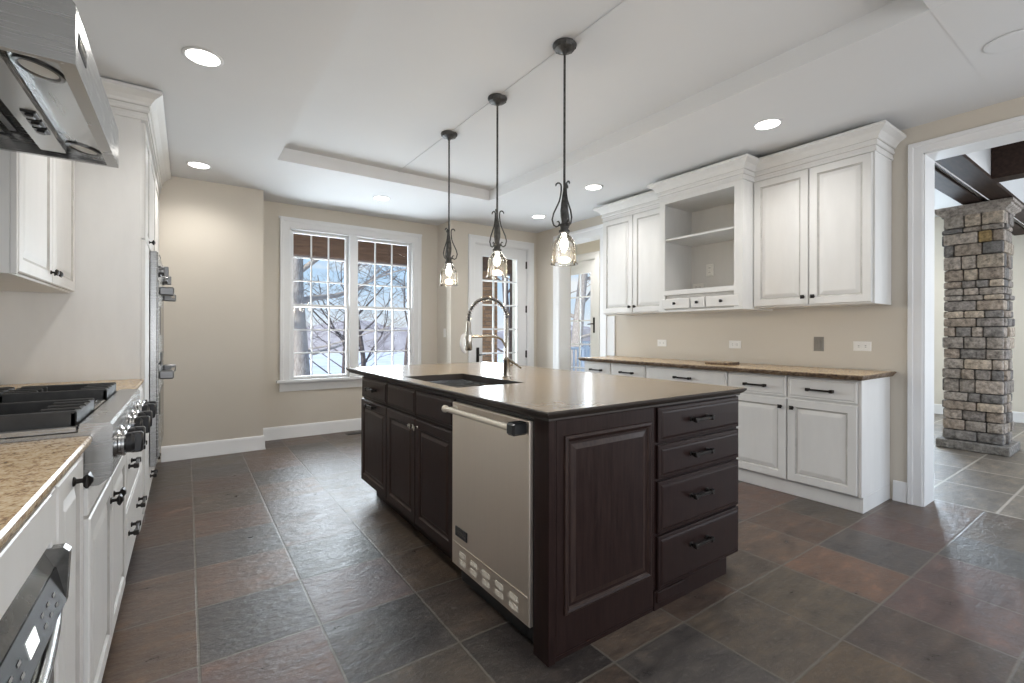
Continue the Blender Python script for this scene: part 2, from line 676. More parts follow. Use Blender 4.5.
rnd = random.Random(7)
PAL = [(.070, .056, .048), (.060, .055, .055), (.078, .058, .052), (.052, .053, .057), (.074, .066, .058), (.060, .048, .047), (.064, .061, .056)]
OVER = {  # (column, row): tiles whose own colour stands out in the photograph
    (0, 2): (.086, .062, .058), (0, 3): (.044, .046, .050), (0, 4): (.088, .068, .060), (0, 5): (.060, .064, .072), (0, 6): (.082, .062, .056), (0, 7): (.062, .056, .052),
    (1, 2): (.040, .041, .044), (1, 3): (.082, .074, .082), (1, 4): (.060, .072, .080), (1, 5): (.085, .085, .090), (1, 6): (.074, .070, .076),
    (2, 1): (.034, .034, .036), (2, 2): (.048, .043, .040), (2, 3): (.066, .056, .046), (2, 4): (.070, .062, .052),
    (-1, 2): (.072, .056, .056), (-1, 3): (.086, .064, .048), (-1, 4): (.080, .066, .058), (-1, 5): (.052, .050, .054), (-1, 6): (.070, .056, .050),
    (5, 0): (.066, .062, .052), (6, 0): (.118, .082, .064), (7, 0): (.056, .058, .062), (6, 1): (.086, .068, .056), (5, 1): (.074, .066, .056), (7, 1): (.080, .060, .050),
    (4, 0): (.070, .066, .058), (4, -1): (.085, .072, .054), (5, -1): (.068, .060, .058), (6, -1): (.070, .054, .056), (7, -1): (.072, .058, .062), (8, 0): (.076, .056, .056), (9, 0): (.072, .060, .056),
    (3, 0): (.048, .050, .052), (3, -1): (.066, .056, .048), (2, 0): (.050, .045, .042), (8, -1): (.052, .060, .068),
}
# kitchen floor: one face per tile
bm = B()
cols = []
for i in range(-3, 13):
    for j in range(-9, 13):
        x0, y0 = .04 + .4137 * i, .757 + .42 * j
        x1, y1 = x0 + .4137, y0 + .42
        x0, x1 = max(x0, XL), min(x1, 4.43)
        y0, y1 = max(y0, YB), min(y1, 5.80)
        if x1 <= x0 or y1 <= y0:
            continue
        quad(bm, [(x0, y0, 0), (x1, y0, 0), (x1, y1, 0), (x0, y1, 0)])
        c = OVER.get((i, j)) or rnd.choice(PAL)
        k = rnd.uniform(.84, 1.16)
        cols.append((c[0] * k * 1.30, c[1] * k * 1.12, c[2] * k * 1.0))
struct(obj('floor', bm, 'slate_floor', smooth=0, colors=cols), 'dark slate tile floor running through the kitchen', 'floor')
# dining room floor
bm = B()
cols = []
for i in range(0, 8):
    for j in range(-8, 10):
        x0, y0 = 4.43 + .62 * i - (.0 if i else 0), .30 + .40 * j
        x1, y1 = min(x0 + .62, 9.24), min(y0 + .40, 3.9)
        y0 = max(y0, YB)
        if y1 <= y0 or x1 <= x0:
            continue
        quad(bm, [(x0, y0, 0), (x1, y0, 0), (x1, y1, 0), (x0, y1, 0)])
        k = rnd.uniform(.8, 1.15)
        cols.append((.175 * k, .155 * k, .132 * k))
struct(obj('floor', bm, 'grey_floor', smooth=0, colors=cols), 'grey stone tile floor of the room beyond the doorway', 'floor')
bm = B()
quad(bm, [(4.38, 3.96, -.002), (5.3, 3.96, -.002), (5.3, 6.1, -.002), (4.38, 6.1, -.002)])
struct(obj('floor', bm, 'grey_floor', smooth=0, colors=[(.10, .09, .08)]), 'vestibule floor in front of the far glass door', 'floor')


def wall_boxes(name, axis, c0, c1, a0, a1, holes, mat, z1=H, label=None):
    """axis 'x': wall in a plane of constant x from c0 to c1, running along y a0..a1; holes (lo, hi, zlo, zhi)"""
    bm = B()
    cuts = sorted(holes)
    segs = []
    a = a0
    for lo, hi, zl, zh in cuts:
        if lo > a:
            segs.append((a, lo, 0, z1))
        if zl > 0:
            segs.append((lo, hi, 0, zl))
        if zh < z1:
            segs.append((lo, hi, zh, z1))
        a = hi
    if a < a1:
        segs.append((a, a1, 0, z1))
    for lo, hi, zl, zh in segs:
        if axis == 'x':
            box(bm, c0, c1, lo, hi, zl, zh)
        else:
            box(bm, lo, hi, c0, c1, zl, zh)
    o = obj(name, bm, mat, smooth=0)
    return struct(o, label, 'wall') if label else struct(o)


wall_boxes('wall_left', 'x', XL - .12, XL, YB, 5.50, [], 'cabinet_paint', label='off-white wall behind the range and left cabinets')
wall_boxes('wall_end', 'y', 5.38, 5.50, XL, .645, [], 'wall_paint', label='blank beige end wall beside the oven cabinet')
wall_boxes('wall_niche', 'x', .525, .645, 5.50, 5.91, [], 'wall_paint', label='short beige return left of the double window')
WINX0, WINX1, WINZ0, WINZ1 = .965, 2.45, .66, 2.39
wall_boxes('wall_window', 'y', 5.79, 5.91, .645, 2.80, [(WINX0, WINX1, WINZ0, WINZ1)], 'wall_paint', label='beige wall around the double window')
wall_boxes('wall_return', 'x', 2.80, 2.92, 5.39, 5.91, [], 'wall_paint', label='short beige return between the window and the glass door')
DX0, DX1, DZ = 3.150, 4.035, 2.40
wall_boxes('wall_door', 'y', 5.39, 5.51, 2.92, 4.38, [(DX0, DX1, 0, DZ)], 'wall_paint', label='beige wall around the glazed porch door')
wall_boxes('wall_right', 'x', XR, XR + .20, YB, 5.39, [(-1.0, 1.02, 0, 2.45), (4.10, 4.87, 0, 2.42)], 'wall_paint', z1=2.96, label='beige right wall behind the white cabinet run')
# vestibule
wall_boxes('wall_vestibule_near', 'y', 3.96, 4.08, 4.396, 5.32, [], 'cream_wall')
wall_boxes('wall_vestibule_far', 'y', 5.98, 6.10, 4.26, 5.32, [], 'cream_wall')
wall_boxes('wall_vestibule_side', 'x', 4.26, 4.38, 5.51, 5.98, [], 'cream_wall')
V0, V1, VZ = 5.19, 5.95, 2.36
wall_boxes('wall_vestibule', 'x', 5.20, 5.32, 4.08, 5.98, [(V0, V1, 0, VZ)], 'cream_wall', label='pale wall around the far glass door')
# dining room
ZD = 2.95
wall_boxes('wall_dining', 'x', 9.24, 9.36, YB, 3.9, [(2.35, 3.55, .75, 2.35)], 'cream_wall', z1=ZD, label='cream wall behind the stone column')
# living area behind the viewpoint: an unseen wall, its broad opening added for the fill
wall_boxes('wall_living', 'y', YB - .12, YB, XL, XR + .2, [(-.5, 3.9, .40, 2.5)], 'wall_paint')
wall_boxes('wall_dining_side', 'y', 3.84, 3.955, 4.396, 9.36, [], 'cream_wall', z1=ZD)

# ceiling with its raised tray
bm = B()
x0, x1, y0, y1 = XL, XR + .02, YB, 5.80
for a0, a1, b0, b1 in ((x0, TX0, y0, y1), (TX1, x1, y0, y1), (TX0, TX1, y0, TY0), (TX0, TX1, TY1, y1)):
    quad(bm, [(a0, b0, H), (a1, b0, H), (a1, b1, H), (a0, b1, H)])
for p, q in (((TX0, TY0), (TX1, TY0)), ((TX1, TY0), (TX1, TY1)), ((TX1, TY1), (TX0, TY1)), ((TX0, TY1), (TX0, TY0))):
    quad(bm, [(*p, H), (*q, H), (*q, ZT), (*p, ZT)])
quad(bm, [(TX0, TY0, ZT), (TX1, TY0, ZT), (TX1, TY1, ZT), (TX0, TY1, ZT)])
box(bm, x0 - .1, x1 + .1, y0, y1 + .1, ZT + .01, ZT + .12)
struct(obj('ceiling', bm, 'ceiling_paint', smooth=0), 'white ceiling with a shallow raised tray over the island', 'ceiling')
bm = B()
box(bm, 4.26, 5.32, 3.96, 6.10, H, H + .1)
struct(obj('ceiling', bm, 'ceiling_paint', smooth=0), 'vestibule ceiling', 'ceiling')
bm = B()
box(bm, 4.396, 9.36, YB, 3.95, ZD, ZD + .1)
struct(obj('ceiling', bm, 'ceiling_paint', smooth=0), 'white ceiling between the dark beams', 'ceiling')
bm = B()
sweep(bm, [(1.698, TY0, ZT), (1.698, TY1, ZT)], (0, 0, -1), [(-.016, 0), (-.012, .005), (.012, .005), (.016, 0)])
struct(obj('trim_1', bm, 'ceiling_paint', smooth=0), 'thin seam strip along the ceiling tray through the pendant mounts', 'trim')
bm = B()
box(bm, TX1, XR, TY0 - .9, TY0, H - .0015, H + .01)
struct(obj('trim_2', bm, 'ceiling_paint', smooth=0), 'taped ceiling panel by the doorway', 'trim')

# baseboards
BASE = [(0, 0), (.022, 0), (.022, .010), (.017, .022), (.015, .115), (.012, .128), (.008, .138), (0, .142)]


def baseboard(n, path, label):
    bm = B()
    sweep(bm, path, (0, 0, 1), BASE, 1)
    struct(obj('baseboard_' + n, bm, 'trim_paint', smooth=30), label, 'baseboard')


baseboard('end', [(-.19, 5.38, 0), (.645, 5.38, 0), (.645, 5.79, 0), (2.80, 5.79, 0), (2.80, 5.39, 0), (3.05, 5.39, 0)], 'tall white baseboard along the end and window walls')
baseboard('corner', [(4.13, 5.39, 0), (4.196, 5.39, 0), (4.196, 5.00, 0)], 'white baseboard in the far right corner')
baseboard('right', [(4.196, 1.185, 0), (4.196, 1.105, 0)], 'short white baseboard between the cabinets and the doorway')
baseboard('dining', [(9.24, 3.84, 0), (9.24, YB, 0)], 'white baseboard behind the stone column')

# casings
CAS = [(0, 0), (0, .014), (.010, .018), (.060, .020), (.070, .026), (.086, .026), (.086, 0)]


def casing_prof(w):
    return [(0, 0), (0, .012), (.008, .016), (w * .62, .018), (w * .68, .024), (w - .004, .026), (w, .022), (w, 0)]


# cased doorway to the dining room
bm = B()
sweep(bm, [(XR, 1.02, 0), (XR, 1.02, 2.45), (XR, -1.0, 2.45), (XR, -1.0, 0)], (-1, 0, 0), casing_prof(.082), -1)
box(bm, XR - .004, XR + .215, 1.012, 1.0205, 0, 2.4505)
box(bm, XR - .004, XR + .215, -1.0, 1.0205, 2.442, 2.4505)
sweep(bm, [(XR + .20, -1.0, 0), (XR + .20, -1.0, 2.45), (XR + .20, 1.02, 2.45), (XR + .20, 1.02, 0)], (1, 0, 0), casing_prof(.082), -1)
struct(obj('trim_3', bm, 'trim_paint', smooth=0), 'white casing of the wide doorway on the right', 'trim')
# cased opening to the vestibule
bm = B()
sweep(bm, [(XR, 4.87, 0), (XR, 4.87, 2.42), (XR, 4.10, 2.42), (XR, 4.10, 0)], (-1, 0, 0), casing_prof(.115), -1)
box(bm, XR - .004, XR + .184, 4.862, 4.8705, 0, 2.4205)
box(bm, XR - .004, XR + .20, 4.0995, 4.108, 0, 2.4205)
box(bm, XR - .004, XR + .20, 4.0995, 4.8705, 2.412, 2.4205)
box(bm, XR - .012, XR, 3.86, 3.985, .93, 1.40)
struct(obj('trim_4', bm, 'trim_paint', smooth=0), 'white casing of the narrow opening left of the cabinets', 'trim')

# ---- double window
w1 = sthing('window_1', 'white double-hung double window on the far wall', 'window', (1.707, 5.79, .6))
bm = B()
sweep(bm, [(WINX0, 5.79, .66), (WINX0, 5.79, WINZ1), (WINX1, 5.79, WINZ1), (WINX1, 5.79, .66)], (0, -1, 0), casing_prof(.108), -1)
box(bm, WINX0 - .12, WINX1 + .12, 5.776, 5.79, WINZ1 + .09, WINZ1 + .115)
obj('window_frame', bm, 'trim_paint', w1, smooth=0)
bm = B()
box(bm, WINX0 - .145, WINX1 + .145, 5.735, 5.86, .628, .660, .004)
obj('window_sill', bm, 'trim_paint', w1, smooth=0)
bm = B()
sweep(bm, [(WINX0 - .11, 5.79, .53), (WINX1 + .11, 5.79, .53)], (0, -1, 0), [(0, 0), (0, .012), (-.095, .018), (-.099, .0)], 1)
obj('window_apron', bm, 'trim_paint', w1, smooth=0)
bm = B()
for a in (WINX0, WINX1 - .012):
    box(bm, a, a + .012, 5.792, 5.90, .66, WINZ1)
box(bm, WINX0, WINX1, 5.792, 5.90, WINZ1 - .012, WINZ1)
box(bm, 1.625, 1.715, 5.775, 5.90, .66, WINZ1, .004)
obj('window_jamb', bm, 'trim_paint', w1, smooth=0)


def sash(parent, F, u0, u1, v0, v1, cols_, rows_, n0, t=.034, st=.032, name='sash', pane=True, mr=.0085):
    bm = B()
    fbox(bm, F, u0, u0 + st, v0, v1, n0, n0 + t, .002)
    fbox(bm, F, u1 - st, u1, v0, v1, n0, n0 + t, .002)
    fbox(bm, F, u0 + st, u1 - st, v0, v0 + st, n0, n0 + t, .002)
    fbox(bm, F, u0 + st, u1 - st, v1 - st, v1, n0, n0 + t, .002)
    for i in range(1, cols_):
        u = u0 + st + (u1 - u0 - 2 * st) * i / cols_
        fbox(bm, F, u - mr, u + mr, v0 + st, v1 - st, n0 + t * .3, n0 + t * .9, .003)
    for i in range(1, rows_):
        v = v0 + st + (v1 - v0 - 2 * st) * i / rows_
        fbox(bm, F, u0 + st, u1 - st, v - mr, v + mr, n0 + t * .3, n0 + t * .9, .003)
    s = obj(name, bm, 'trim_paint', parent, smooth=0)
    if pane:
        bm = B()
        fbox(bm, F, u0 + st * .6, u1 - st * .6, v0 + st * .6, v1 - st * .6, n0 + t * .42, n0 + t * .50)
        obj('pane', bm, 'pane_glass', s, smooth=0)
    return s


FW = face_my(5.79)
for a0, a1 in ((WINX0 + .012, 1.625), (1.715, WINX1 - .012)):
    sash(w1, FW, a0, a1, .66, 1.525, 3, 3, -.060)
    sash(w1, FW, a0, a1, 1.492, WINZ1 - .012, 3, 3, -.096)

# ---- glazed porch door
d1 = sthing('door_1', 'white glazed door with small panes onto the porch', 'door', (3.59, 5.39, 0))
bm = B()
sweep(bm, [(DX0, 5.39, 0), (DX0, 5.39, DZ), (DX1, 5.39, DZ), (DX1, 5.39, 0)], (0, -1, 0), casing_prof(.10), -1)
box(bm, DX0, DX0 + .008, 5.388, 5.51, 0, DZ)
box(bm, DX1 - .008, DX1, 5.388, 5.51, 0, DZ)
box(bm, DX0, DX1, 5.388, 5.51, DZ - .008, DZ)
obj('door_frame', bm, 'trim_paint', d1, smooth=0)


def glass_door(parent, F, u0, u1, v1, g0, g1, gz0, gz1, nc, nr, n0):
    bm = B()
    t = .042
    fbox(bm, F, u0, g0, .01, v1, n0, n0 + t, .002)
    fbox(bm, F, g1, u1, .01, v1, n0, n0 + t, .002)
    fbox(bm, F, g0, g1, .01, gz0, n0, n0 + t, .002)
    fbox(bm, F, g0, g1, gz1, v1, n0, n0 + t, .002)
    sl = obj('door_leaf', bm, 'trim_paint', parent, smooth=0)
    bm = B()
    for i in range(1, nc):
        u = g0 + (g1 - g0) * i / nc
        fbox(bm, F, u - .011, u + .011, gz0, gz1, n0 + .006, n0 + .036, .003)
    for i in range(1, nr):
        v = gz0 + (gz1 - gz0) * i / nr
        fbox(bm, F, g0, g1, v - .011, v + .011, n0 + .006, n0 + .036, .003)
    sweep(bm, [F.p(g0, gz0, n0 + .032), F.p(g1, gz0, n0 + .032), F.p(g1, gz1, n0 + .032), F.p(g0, gz1, n0 + .032)], F.n, [(-.012, 0), (-.008, .014), (.010, .016), (.012, 0)], 1, closed=True)
    obj('muntin', bm, 'trim_paint', sl, smooth=0)
    bm = B()
    fbox(bm, F, g0 - .01, g1 + .01, gz0 - .01, gz1 + .01, n0 + .019, n0 + .023)
    obj('pane', bm, 'pane_glass', sl, smooth=0)
    return sl


FD = face_my(5.39)
glass_door(d1, FD, DX0 + .010, DX1 - .010, DZ - .010, 3.276, 3.870, .25, 2.246, 3, 6, -.062)
for z in (.893, 1.539, 2.172, .25):
    bm = B()
    fbox(bm, FD, DX1 - .024, DX1 - .004, z - .05, z + .05, -.022, -.012, .002)
    tube(bm, [FD.p(DX1 - .010, z - .052, -.008), FD.p(DX1 - .010, z + .052, -.008)], .007, 8)
    obj('hinge', bm, 'bronze_pull', d1)
bm = B()
fbox(bm, FD, 3.190, 3.232, .79, 1.00, -.020, -.008, .003)
tube(bm, [FD.p(3.211, .90, -.01), FD.p(3.211, .90, .045)], .010, 8)
tube(bm, [FD.p(3.211, .90, .040), FD.p(3.30, .905, .040)], [.009, .007], 8)
lathe(bm, FD.p(3.211, .965, -.01), FD.n, [(.014, 0), (.013, .012), (.004, .016)], 10)
obj('door_handle', bm, 'bronze_pull', d1)

# ---- far glass door in the vestibule
d2 = sthing('door_2', 'white glass door seen through the narrow opening', 'door', (5.2, 5.57, 0))
bm = B()
sweep(bm, [(5.2, V1, 0), (5.2, V1, VZ), (5.2, V0, VZ), (5.2, V0, 0)], (-1, 0, 0), casing_prof(.10), -1)
box(bm, 5.198, 5.32, V0, V0 + .008, 0, VZ)
box(bm, 5.198, 5.32, V1 - .008, V1, 0, VZ)
box(bm, 5.198, 5.32, V0, V1, VZ - .008, VZ)
obj('door_frame', bm, 'trim_paint', d2, smooth=0)
FV = face_mx(5.2)
glass_door(d2, FV, V0 + .010, V1 - .010, VZ - .010, 5.305, 5.855, .25, 2.16, 2, 5, -.062)
bm = B()
fbox(bm, FV, 5.215, 5.255, 1.20, 1.44, -.020, -.008, .003)
tube(bm, [FV.p(5.235, 1.34, -.01), FV.p(5.235, 1.34, .045)], .010, 8)
tube(bm, [FV.p(5.235, 1.34, .040), FV.p(5.32, 1.335, .040)], [.009, .007], 8)
obj('door_handle', bm, 'bronze_pull', d2)
# dining room window (hidden from the camera by the wall; its daylight lies on the floor)
w2 = sthing('window_2', 'window of the dining room', 'window', (9.24, 2.95, .75))
bm = B()
sweep(bm, [(9.24, 2.35, .75), (9.24, 2.35, 2.35), (9.24, 3.55, 2.35), (9.24, 3.55, .75)], (-1, 0, 0), casing_prof(.10), 1, closed=True)
obj('window_frame', bm, 'trim_paint', w2, smooth=0)

# ---- stone column and coffered beams of the dining room
sc_ = thing('stone_column', 'square grey fieldstone column standing in the room beyond the doorway', 'column', (6.80, 1.215, 0))
bm = B()
cols = []
r2 = random.Random(11)
CX0, CX1, CY0, CY1 = 6.60, 7.02, 0.992, 1.442


def stone(x0, x1, y0, y1, z0, z1, c):
    n0 = len(bm.faces)
    before = set(bm.faces)
    box(bm, x0, x1, y0, y1, z0, z1, .012, 2)
    for f in bm.faces:
        if f not in before:
            cols.append(c)
            for v in f.verts:
                pass


z = .095
yellow = False
row = 0
FRONT_LIT_GAIN = 1.25  # lightens the kitchen face only; its light is put into the stone colour
STONE = [(.26, .23, .205), (.36, .31, .27), (.20, .185, .175), (.30, .265, .235), (.41, .345, .28), (.24, .215, .20), (.29, .24, .20), (.17, .16, .155)]
box(bm, CX0 + .03, CX1 - .03, CY0 + .03, CY1 - .03, .06, 2.44)
cols += [(.10, .095, .09)] * 6
while z < 2.42:
    h = r2.choice((.055, .075, .09, .105, .12, .14))
    if z + h > 2.36:
        h = 2.43 - z
    def splits(a, b):
        out, p = [], a
        while b - p > .27:
            w = r2.uniform(.08, .21)
            out.append((p, p + w))
            p += w
        if b - p > .20 and r2.random() < .5:
            m_ = p + (b - p) * r2.uniform(.4, .6)
            out += [(p, m_), (m_, b)]
        else:
            out.append((p, b))
        return out
    corner = row % 2
    for k, (a, b) in enumerate(splits(CY0, CY1)):      # face toward the kitchen and its back
        c = tuple(q * FRONT_LIT_GAIN for q in r2.choice(STONE))
        if not yellow and z > 2.12 and k == 1:
            c = (.40, .28, .13)
            yellow = True
        d = r2.uniform(-.014, .018)
        stone(CX0 - d - .006, CX0 + .12, a + .004, b - .004, z + .004, z + h - .004, c)
        d = r2.uniform(-.014, .018)
        stone(CX1 - .12, CX1 + d + .006, a + .004, b - .004, z + .004, z + h - .004, r2.choice(STONE))
    for a, b in splits(CX0 + .02, CX1 - .02):
        d = r2.uniform(-.010, .016)
        stone(a + .004, b - .004, CY0 - d - .006, CY0 + .1, z + .004, z + h - .004, r2.choice(STONE))
        d = r2.uniform(-.010, .016)
        stone(a + .004, b - .004, CY1 - .1, CY1 + d + .006, z + .004, z + h - .004, r2.choice(STONE))
    z += h
    row += 1
for f in bm.faces:
    f.normal_update()
obj('shaft', bm, 'field_stone', sc_, colors=cols)
bm = B()
box(bm, CX0 - .05, CX1 + .05, CY0 - .05, CY1 + .05, 0, .09, .008)
obj('base_slab', bm, 'field_stone', sc_, colors=[(.24, .225, .21)] * len(bm.faces))
bm = B()
sweep(bm, [(CX0, CY0, 2.42), (CX1, CY0, 2.42), (CX1, CY1, 2.42), (CX0, CY1, 2.42)], (0, 0, 1), [(-.05, 0), (.012, 0), (.016, .02), (.05, .045), (.055, .065), (.07, .07), (.07, .10), (-.05, .10)], 1, closed=True)
bm.faces.ensure_lookup_table()
n_ = len(bm.faces)
box(bm, CX0, CX1, CY0, CY1, 2.43, 2.529)
bmesh.ops.recalc_face_normals(bm, faces=bm.faces)
obj('cap', bm, 'field_stone', sc_, colors=[(.36, .32, .29)] * len(bm.faces))

bm = B()
box(bm, 4.40, 9.24, .935, 1.29, 2.562, 2.955)
struct(obj('trim_5', bm, 'ceiling_paint', smooth=0), 'white sides of the boxed beam above the stone column', 'beam')
bm = B()
box(bm, 4.40, 9.24, .930, 1.11, 2.53, 2.56, .004)
struct(obj('trim_6', bm, 'beam_wood', smooth=0), 'dark brown board under the beam above the stone column', 'beam')
bm = B()
sweep(bm, [(4.40, 1.11, 2.56), (9.24, 1.11, 2.56)], (0, 0, -1), [(0, 0), (-.03, 0), (-.03, .028), (-.018, .034), (-.006, .02)], 1)
struct(obj('trim_7', bm, 'trim_paint', smooth=0), 'pale moulding strip along the dark beam board', 'trim')
bm = B()
box(bm, 4.40, 9.24, 1.145, 1.295, 2.535, 2.56, .004)
struct(obj('trim_8', bm, 'beam_wood', smooth=0), 'second dark board under the boxed beam', 'beam')
for lab, a, b in (('crossing in front of the stone column', 5.67, 5.86), ('crossing behind the stone column', 7.9, 8.1)):
    bm = B()
    box(bm, a, b, YB, .934, 2.53, 2.955, .006)
    struct(obj('trim_9', bm, 'beam_wood', smooth=0), 'dark brown ceiling beam ' + lab, 'beam')

# ------------------------------------------------------------------ kitchen island
g_is = 'base units of the dark kitchen island'


def toe(parent, x0, x1, y0, y1, h, mat):
    bm = B()
    box(bm, x0, x1, y0, y1, 0, h)
    obj('toe_kick', bm, mat, parent, smooth=0)


FI = face_mx(1.08)
# far drawer-and-door unit
t = thing('base_cabinet', 'dark wood island unit with one drawer over a pull-out door, at the window end', 'cabinet', (1.4, 3.2, 0), g_is)
bm = B()
box(bm, 1.08, 2.29, 2.9375, 3.47, .112, .8835, .002)
obj('body', bm, 'dark_wood', t, smooth=0)
toe(t, 1.15, 2.21, 2.9375, 3.39, .112, 'dark_wood')
bm = B(); front(bm, FI, 2.942, 3.466, .728, .876, SLAB_DARK)
dr = obj('drawer', bm, ['dark_wood', 'dark_wood_edge'], t, smooth=0)
pull(dr, FI, 3.20, .803, .13)
bm = B(); front(bm, FI, 2.942, 3.466, .118, .712, RAISED_DARK)
dr = obj('door', bm, ['dark_wood', 'dark_wood_edge'], t, smooth=0)
pull(dr, FI, 3.20, .688, .13)
# sink unit
t = thing('base_cabinet', 'dark wood island sink unit with two false drawer fronts over two doors', 'cabinet', (1.4, 2.47, 0), g_is)
bm = B()
box(bm, 1.08, 1.10, 2.010, 2.9365, .112, .8835)
box(bm, 1.10, 2.29, 2.010, 2.025, .112, .8835)
box(bm, 1.10, 2.29, 2.9215, 2.9365, .112, .8835)
box(bm, 2.27, 2.29, 2.025, 2.9215, .112, .8835)
box(bm, 1.10, 2.27, 2.025, 2.9215, .112, .13)
obj('body', bm, 'dark_wood', t, smooth=0)
toe(t, 1.15, 2.21, 2.010, 2.9365, .112, 'dark_wood')
for a, b, ku in ((2.013, 2.473, 2.445), (2.479, 2.932, 2.507)):
    bm = B(); front(bm, FI, a, b, .728, .876, SLAB_DARK)
    obj('drawer_front', bm, ['dark_wood', 'dark_wood_edge'], t, smooth=0)
    bm = B(); front(bm, FI, a, b, .118, .712, RAISED_DARK)
    dr = obj('door', bm, ['dark_wood', 'dark_wood_edge'], t, smooth=0)
    knob(dr, FI, ku, .668, mat='polished_nickel')
# dishwasher
t = thing('dishwasher', 'stainless steel dishwasher with a cream bar handle built into the island', 'dishwasher', (1.36, 1.69, 0))
FDW = face_mx(1.052)
bm = B()
box(bm, 1.07, 1.64, 1.384, 2.004, .105, .878)
obj('tub', bm, 'black_plastic', t, smooth=0)
bm = B()
front(bm, FDW, 1.386, 2.002, .098, .868, [(0, -.014), (0, .0), (.003, .004), (.006, .004)])
dd = obj('door', bm, 'steel_warm', t, smooth=0)
bm = B()
fbox(bm, FDW, 1.40, 1.99, .206, .209, .003, .0055)
obj('groove', bm, 'cream_metal', dd, smooth=0)
for i in range(5):
    for z in (.168, .132):
        bm = B()
        u = 1.487 + i * .103
        prism(bm, FDW, [(u - .030, z - .008), (u - .025, z - .012), (u + .025, z - .012), (u + .030, z - .008), (u + .030, z + .008), (u + .025, z + .012), (u - .025, z + .012), (u - .030, z + .008)], .003, .0048)
        o = obj('vent', bm, 'vent_metal', dd, smooth=0)
bm = B()
fbox(bm, FDW, 1.852, 1.962, .243, .288, .003, .009, .002)
pl = obj('badge', bm, 'black_plastic', dd, smooth=0)
text_on('lettering', 'VIKING', Fr(FDW.o, (0, -1, 0), (0, 0, 1), (-1, 0, 0)), -1.907, .266, .028, .0092, 'polished_nickel', pl)
bm = B()
tube(bm, [FDW.p(1.44, .842, .055), FDW.p(1.975, .842, .055)], .0125, 14)
for u in (1.975,):
    lathe(bm, FDW.p(u - .012, .842, .055), FDW.u, [(.015, 0), (.017, .006), (.017, .018), (.012, .026)], 14)
    tube(bm, [FDW.p(u - .02, .842, .0), FDW.p(u - .02, .842, .05)], .010, 10)
obj('handle', bm, 'cream_metal', dd)
bm = B()
fbox(bm, FDW, 1.395, 1.445, .818, .866, .002, .072, .008)
hb = obj('handle_bracket', bm, 'black_plastic', dd, smooth=0)
hb['label'] = 'black end bracket of the bar handle'
bm = B()
box(bm, 1.10, 1.60, 1.386, 2.002, 0, .103)
obj('kick_plate', bm, 'black_plastic', t, smooth=0)
# panelled end with its corner post
t = thing('island_end_panel', 'dark wood raised end panel with corner post beside the dishwasher', 'cabinet', (1.36, 1.33, 0))
FE = face_my(1.300)
bm = B()
box(bm, 1.064, 1.098, 1.2925, 1.382, 0, .8835, .002)
obj('corner_post', bm, 'dark_wood', t, smooth=0)
bm = B()
box(bm, 1.098, 1.652, 1.300, 1.380, 0, .8835)
front(bm, FE, 1.100, 1.650, .02, .882, [(0, 0), (0, .004), (.003, .006), (.02, .006)])
obj('body', bm, 'dark_wood', t, smooth=0)
bm = B()
front(bm, Fr((0, 1.2945, 0), FE.u, FE.v, FE.n), 1.136, 1.628, .160, .822, [(0, 0), (.002, .008, 1), (.012, .012, 1), (.020, .008), (.026, .001, 1), (.036, .001), (.056, .006, 1), (.062, .006)])
obj('raised_panel', bm, ['dark_wood', 'dark_wood_edge'], t, smooth=0)
# drawer stack
t = thing('base_cabinet', 'dark wood island drawer stack of four facing the camera end', 'cabinet', (1.98, 1.6, 0), g_is)
bm = B()
box(bm, 1.656, 2.31, 1.300, 2.006, .085, .8835, .002)
obj('body', bm, 'dark_wood', t, smooth=0)
bm = B()
box(bm, 1.656, 2.213, 1.296, 2.006, 0, .0845)
obj('toe_kick', bm, 'dark_wood', t, smooth=0)
FS = face_my(1.300)
for z0, z1, zp in ((.726, .878, .807), (.568, .714, .650), (.330, .556, .460), (.088, .318, .236)):
    bm = B(); front(bm, FS, 1.668, 2.306, z0, z1, SLAB_DARK)
    dr = obj('drawer', bm, ['dark_wood', 'dark_wood_edge'], t, smooth=0)
    pull(dr, FS, 1.955, zp, .125)
bm = B()
fbox(bm, FS, 1.668, 1.86, .030, .078, -.002, .012, .003)
obj('toe_cap', bm, 'dark_wood', t, smooth=0)

# stone top with sink cut-out
IX0, IX1, IY0, IY1, IZ = 1.034, 2.344, 1.263, 3.80, .921
SX0, SX1, SY0, SY1 = 1.122, 1.545, 2.09, 2.80
bm = B()


def ring_slab(bm, outer, hole, z, ins, mat=0):
    o = [bm.verts.new((x, y, z)) for x, y in ((outer[0] + ins, outer[2] + ins), (outer[1] - ins, outer[2] + ins), (outer[1] - ins, outer[3] - ins), (outer[0] + ins, outer[3] - ins))]
    h = [bm.verts.new((x, y, z)) for x, y in ((hole[0], hole[2]), (hole[1], hole[2]), (hole[1], hole[3]), (hole[0], hole[3]))]
    for i in range(4):
        bm.faces.new((o[i], o[(i + 1) % 4], h[(i + 1) % 4], h[i])).material_index = mat
    return o, h


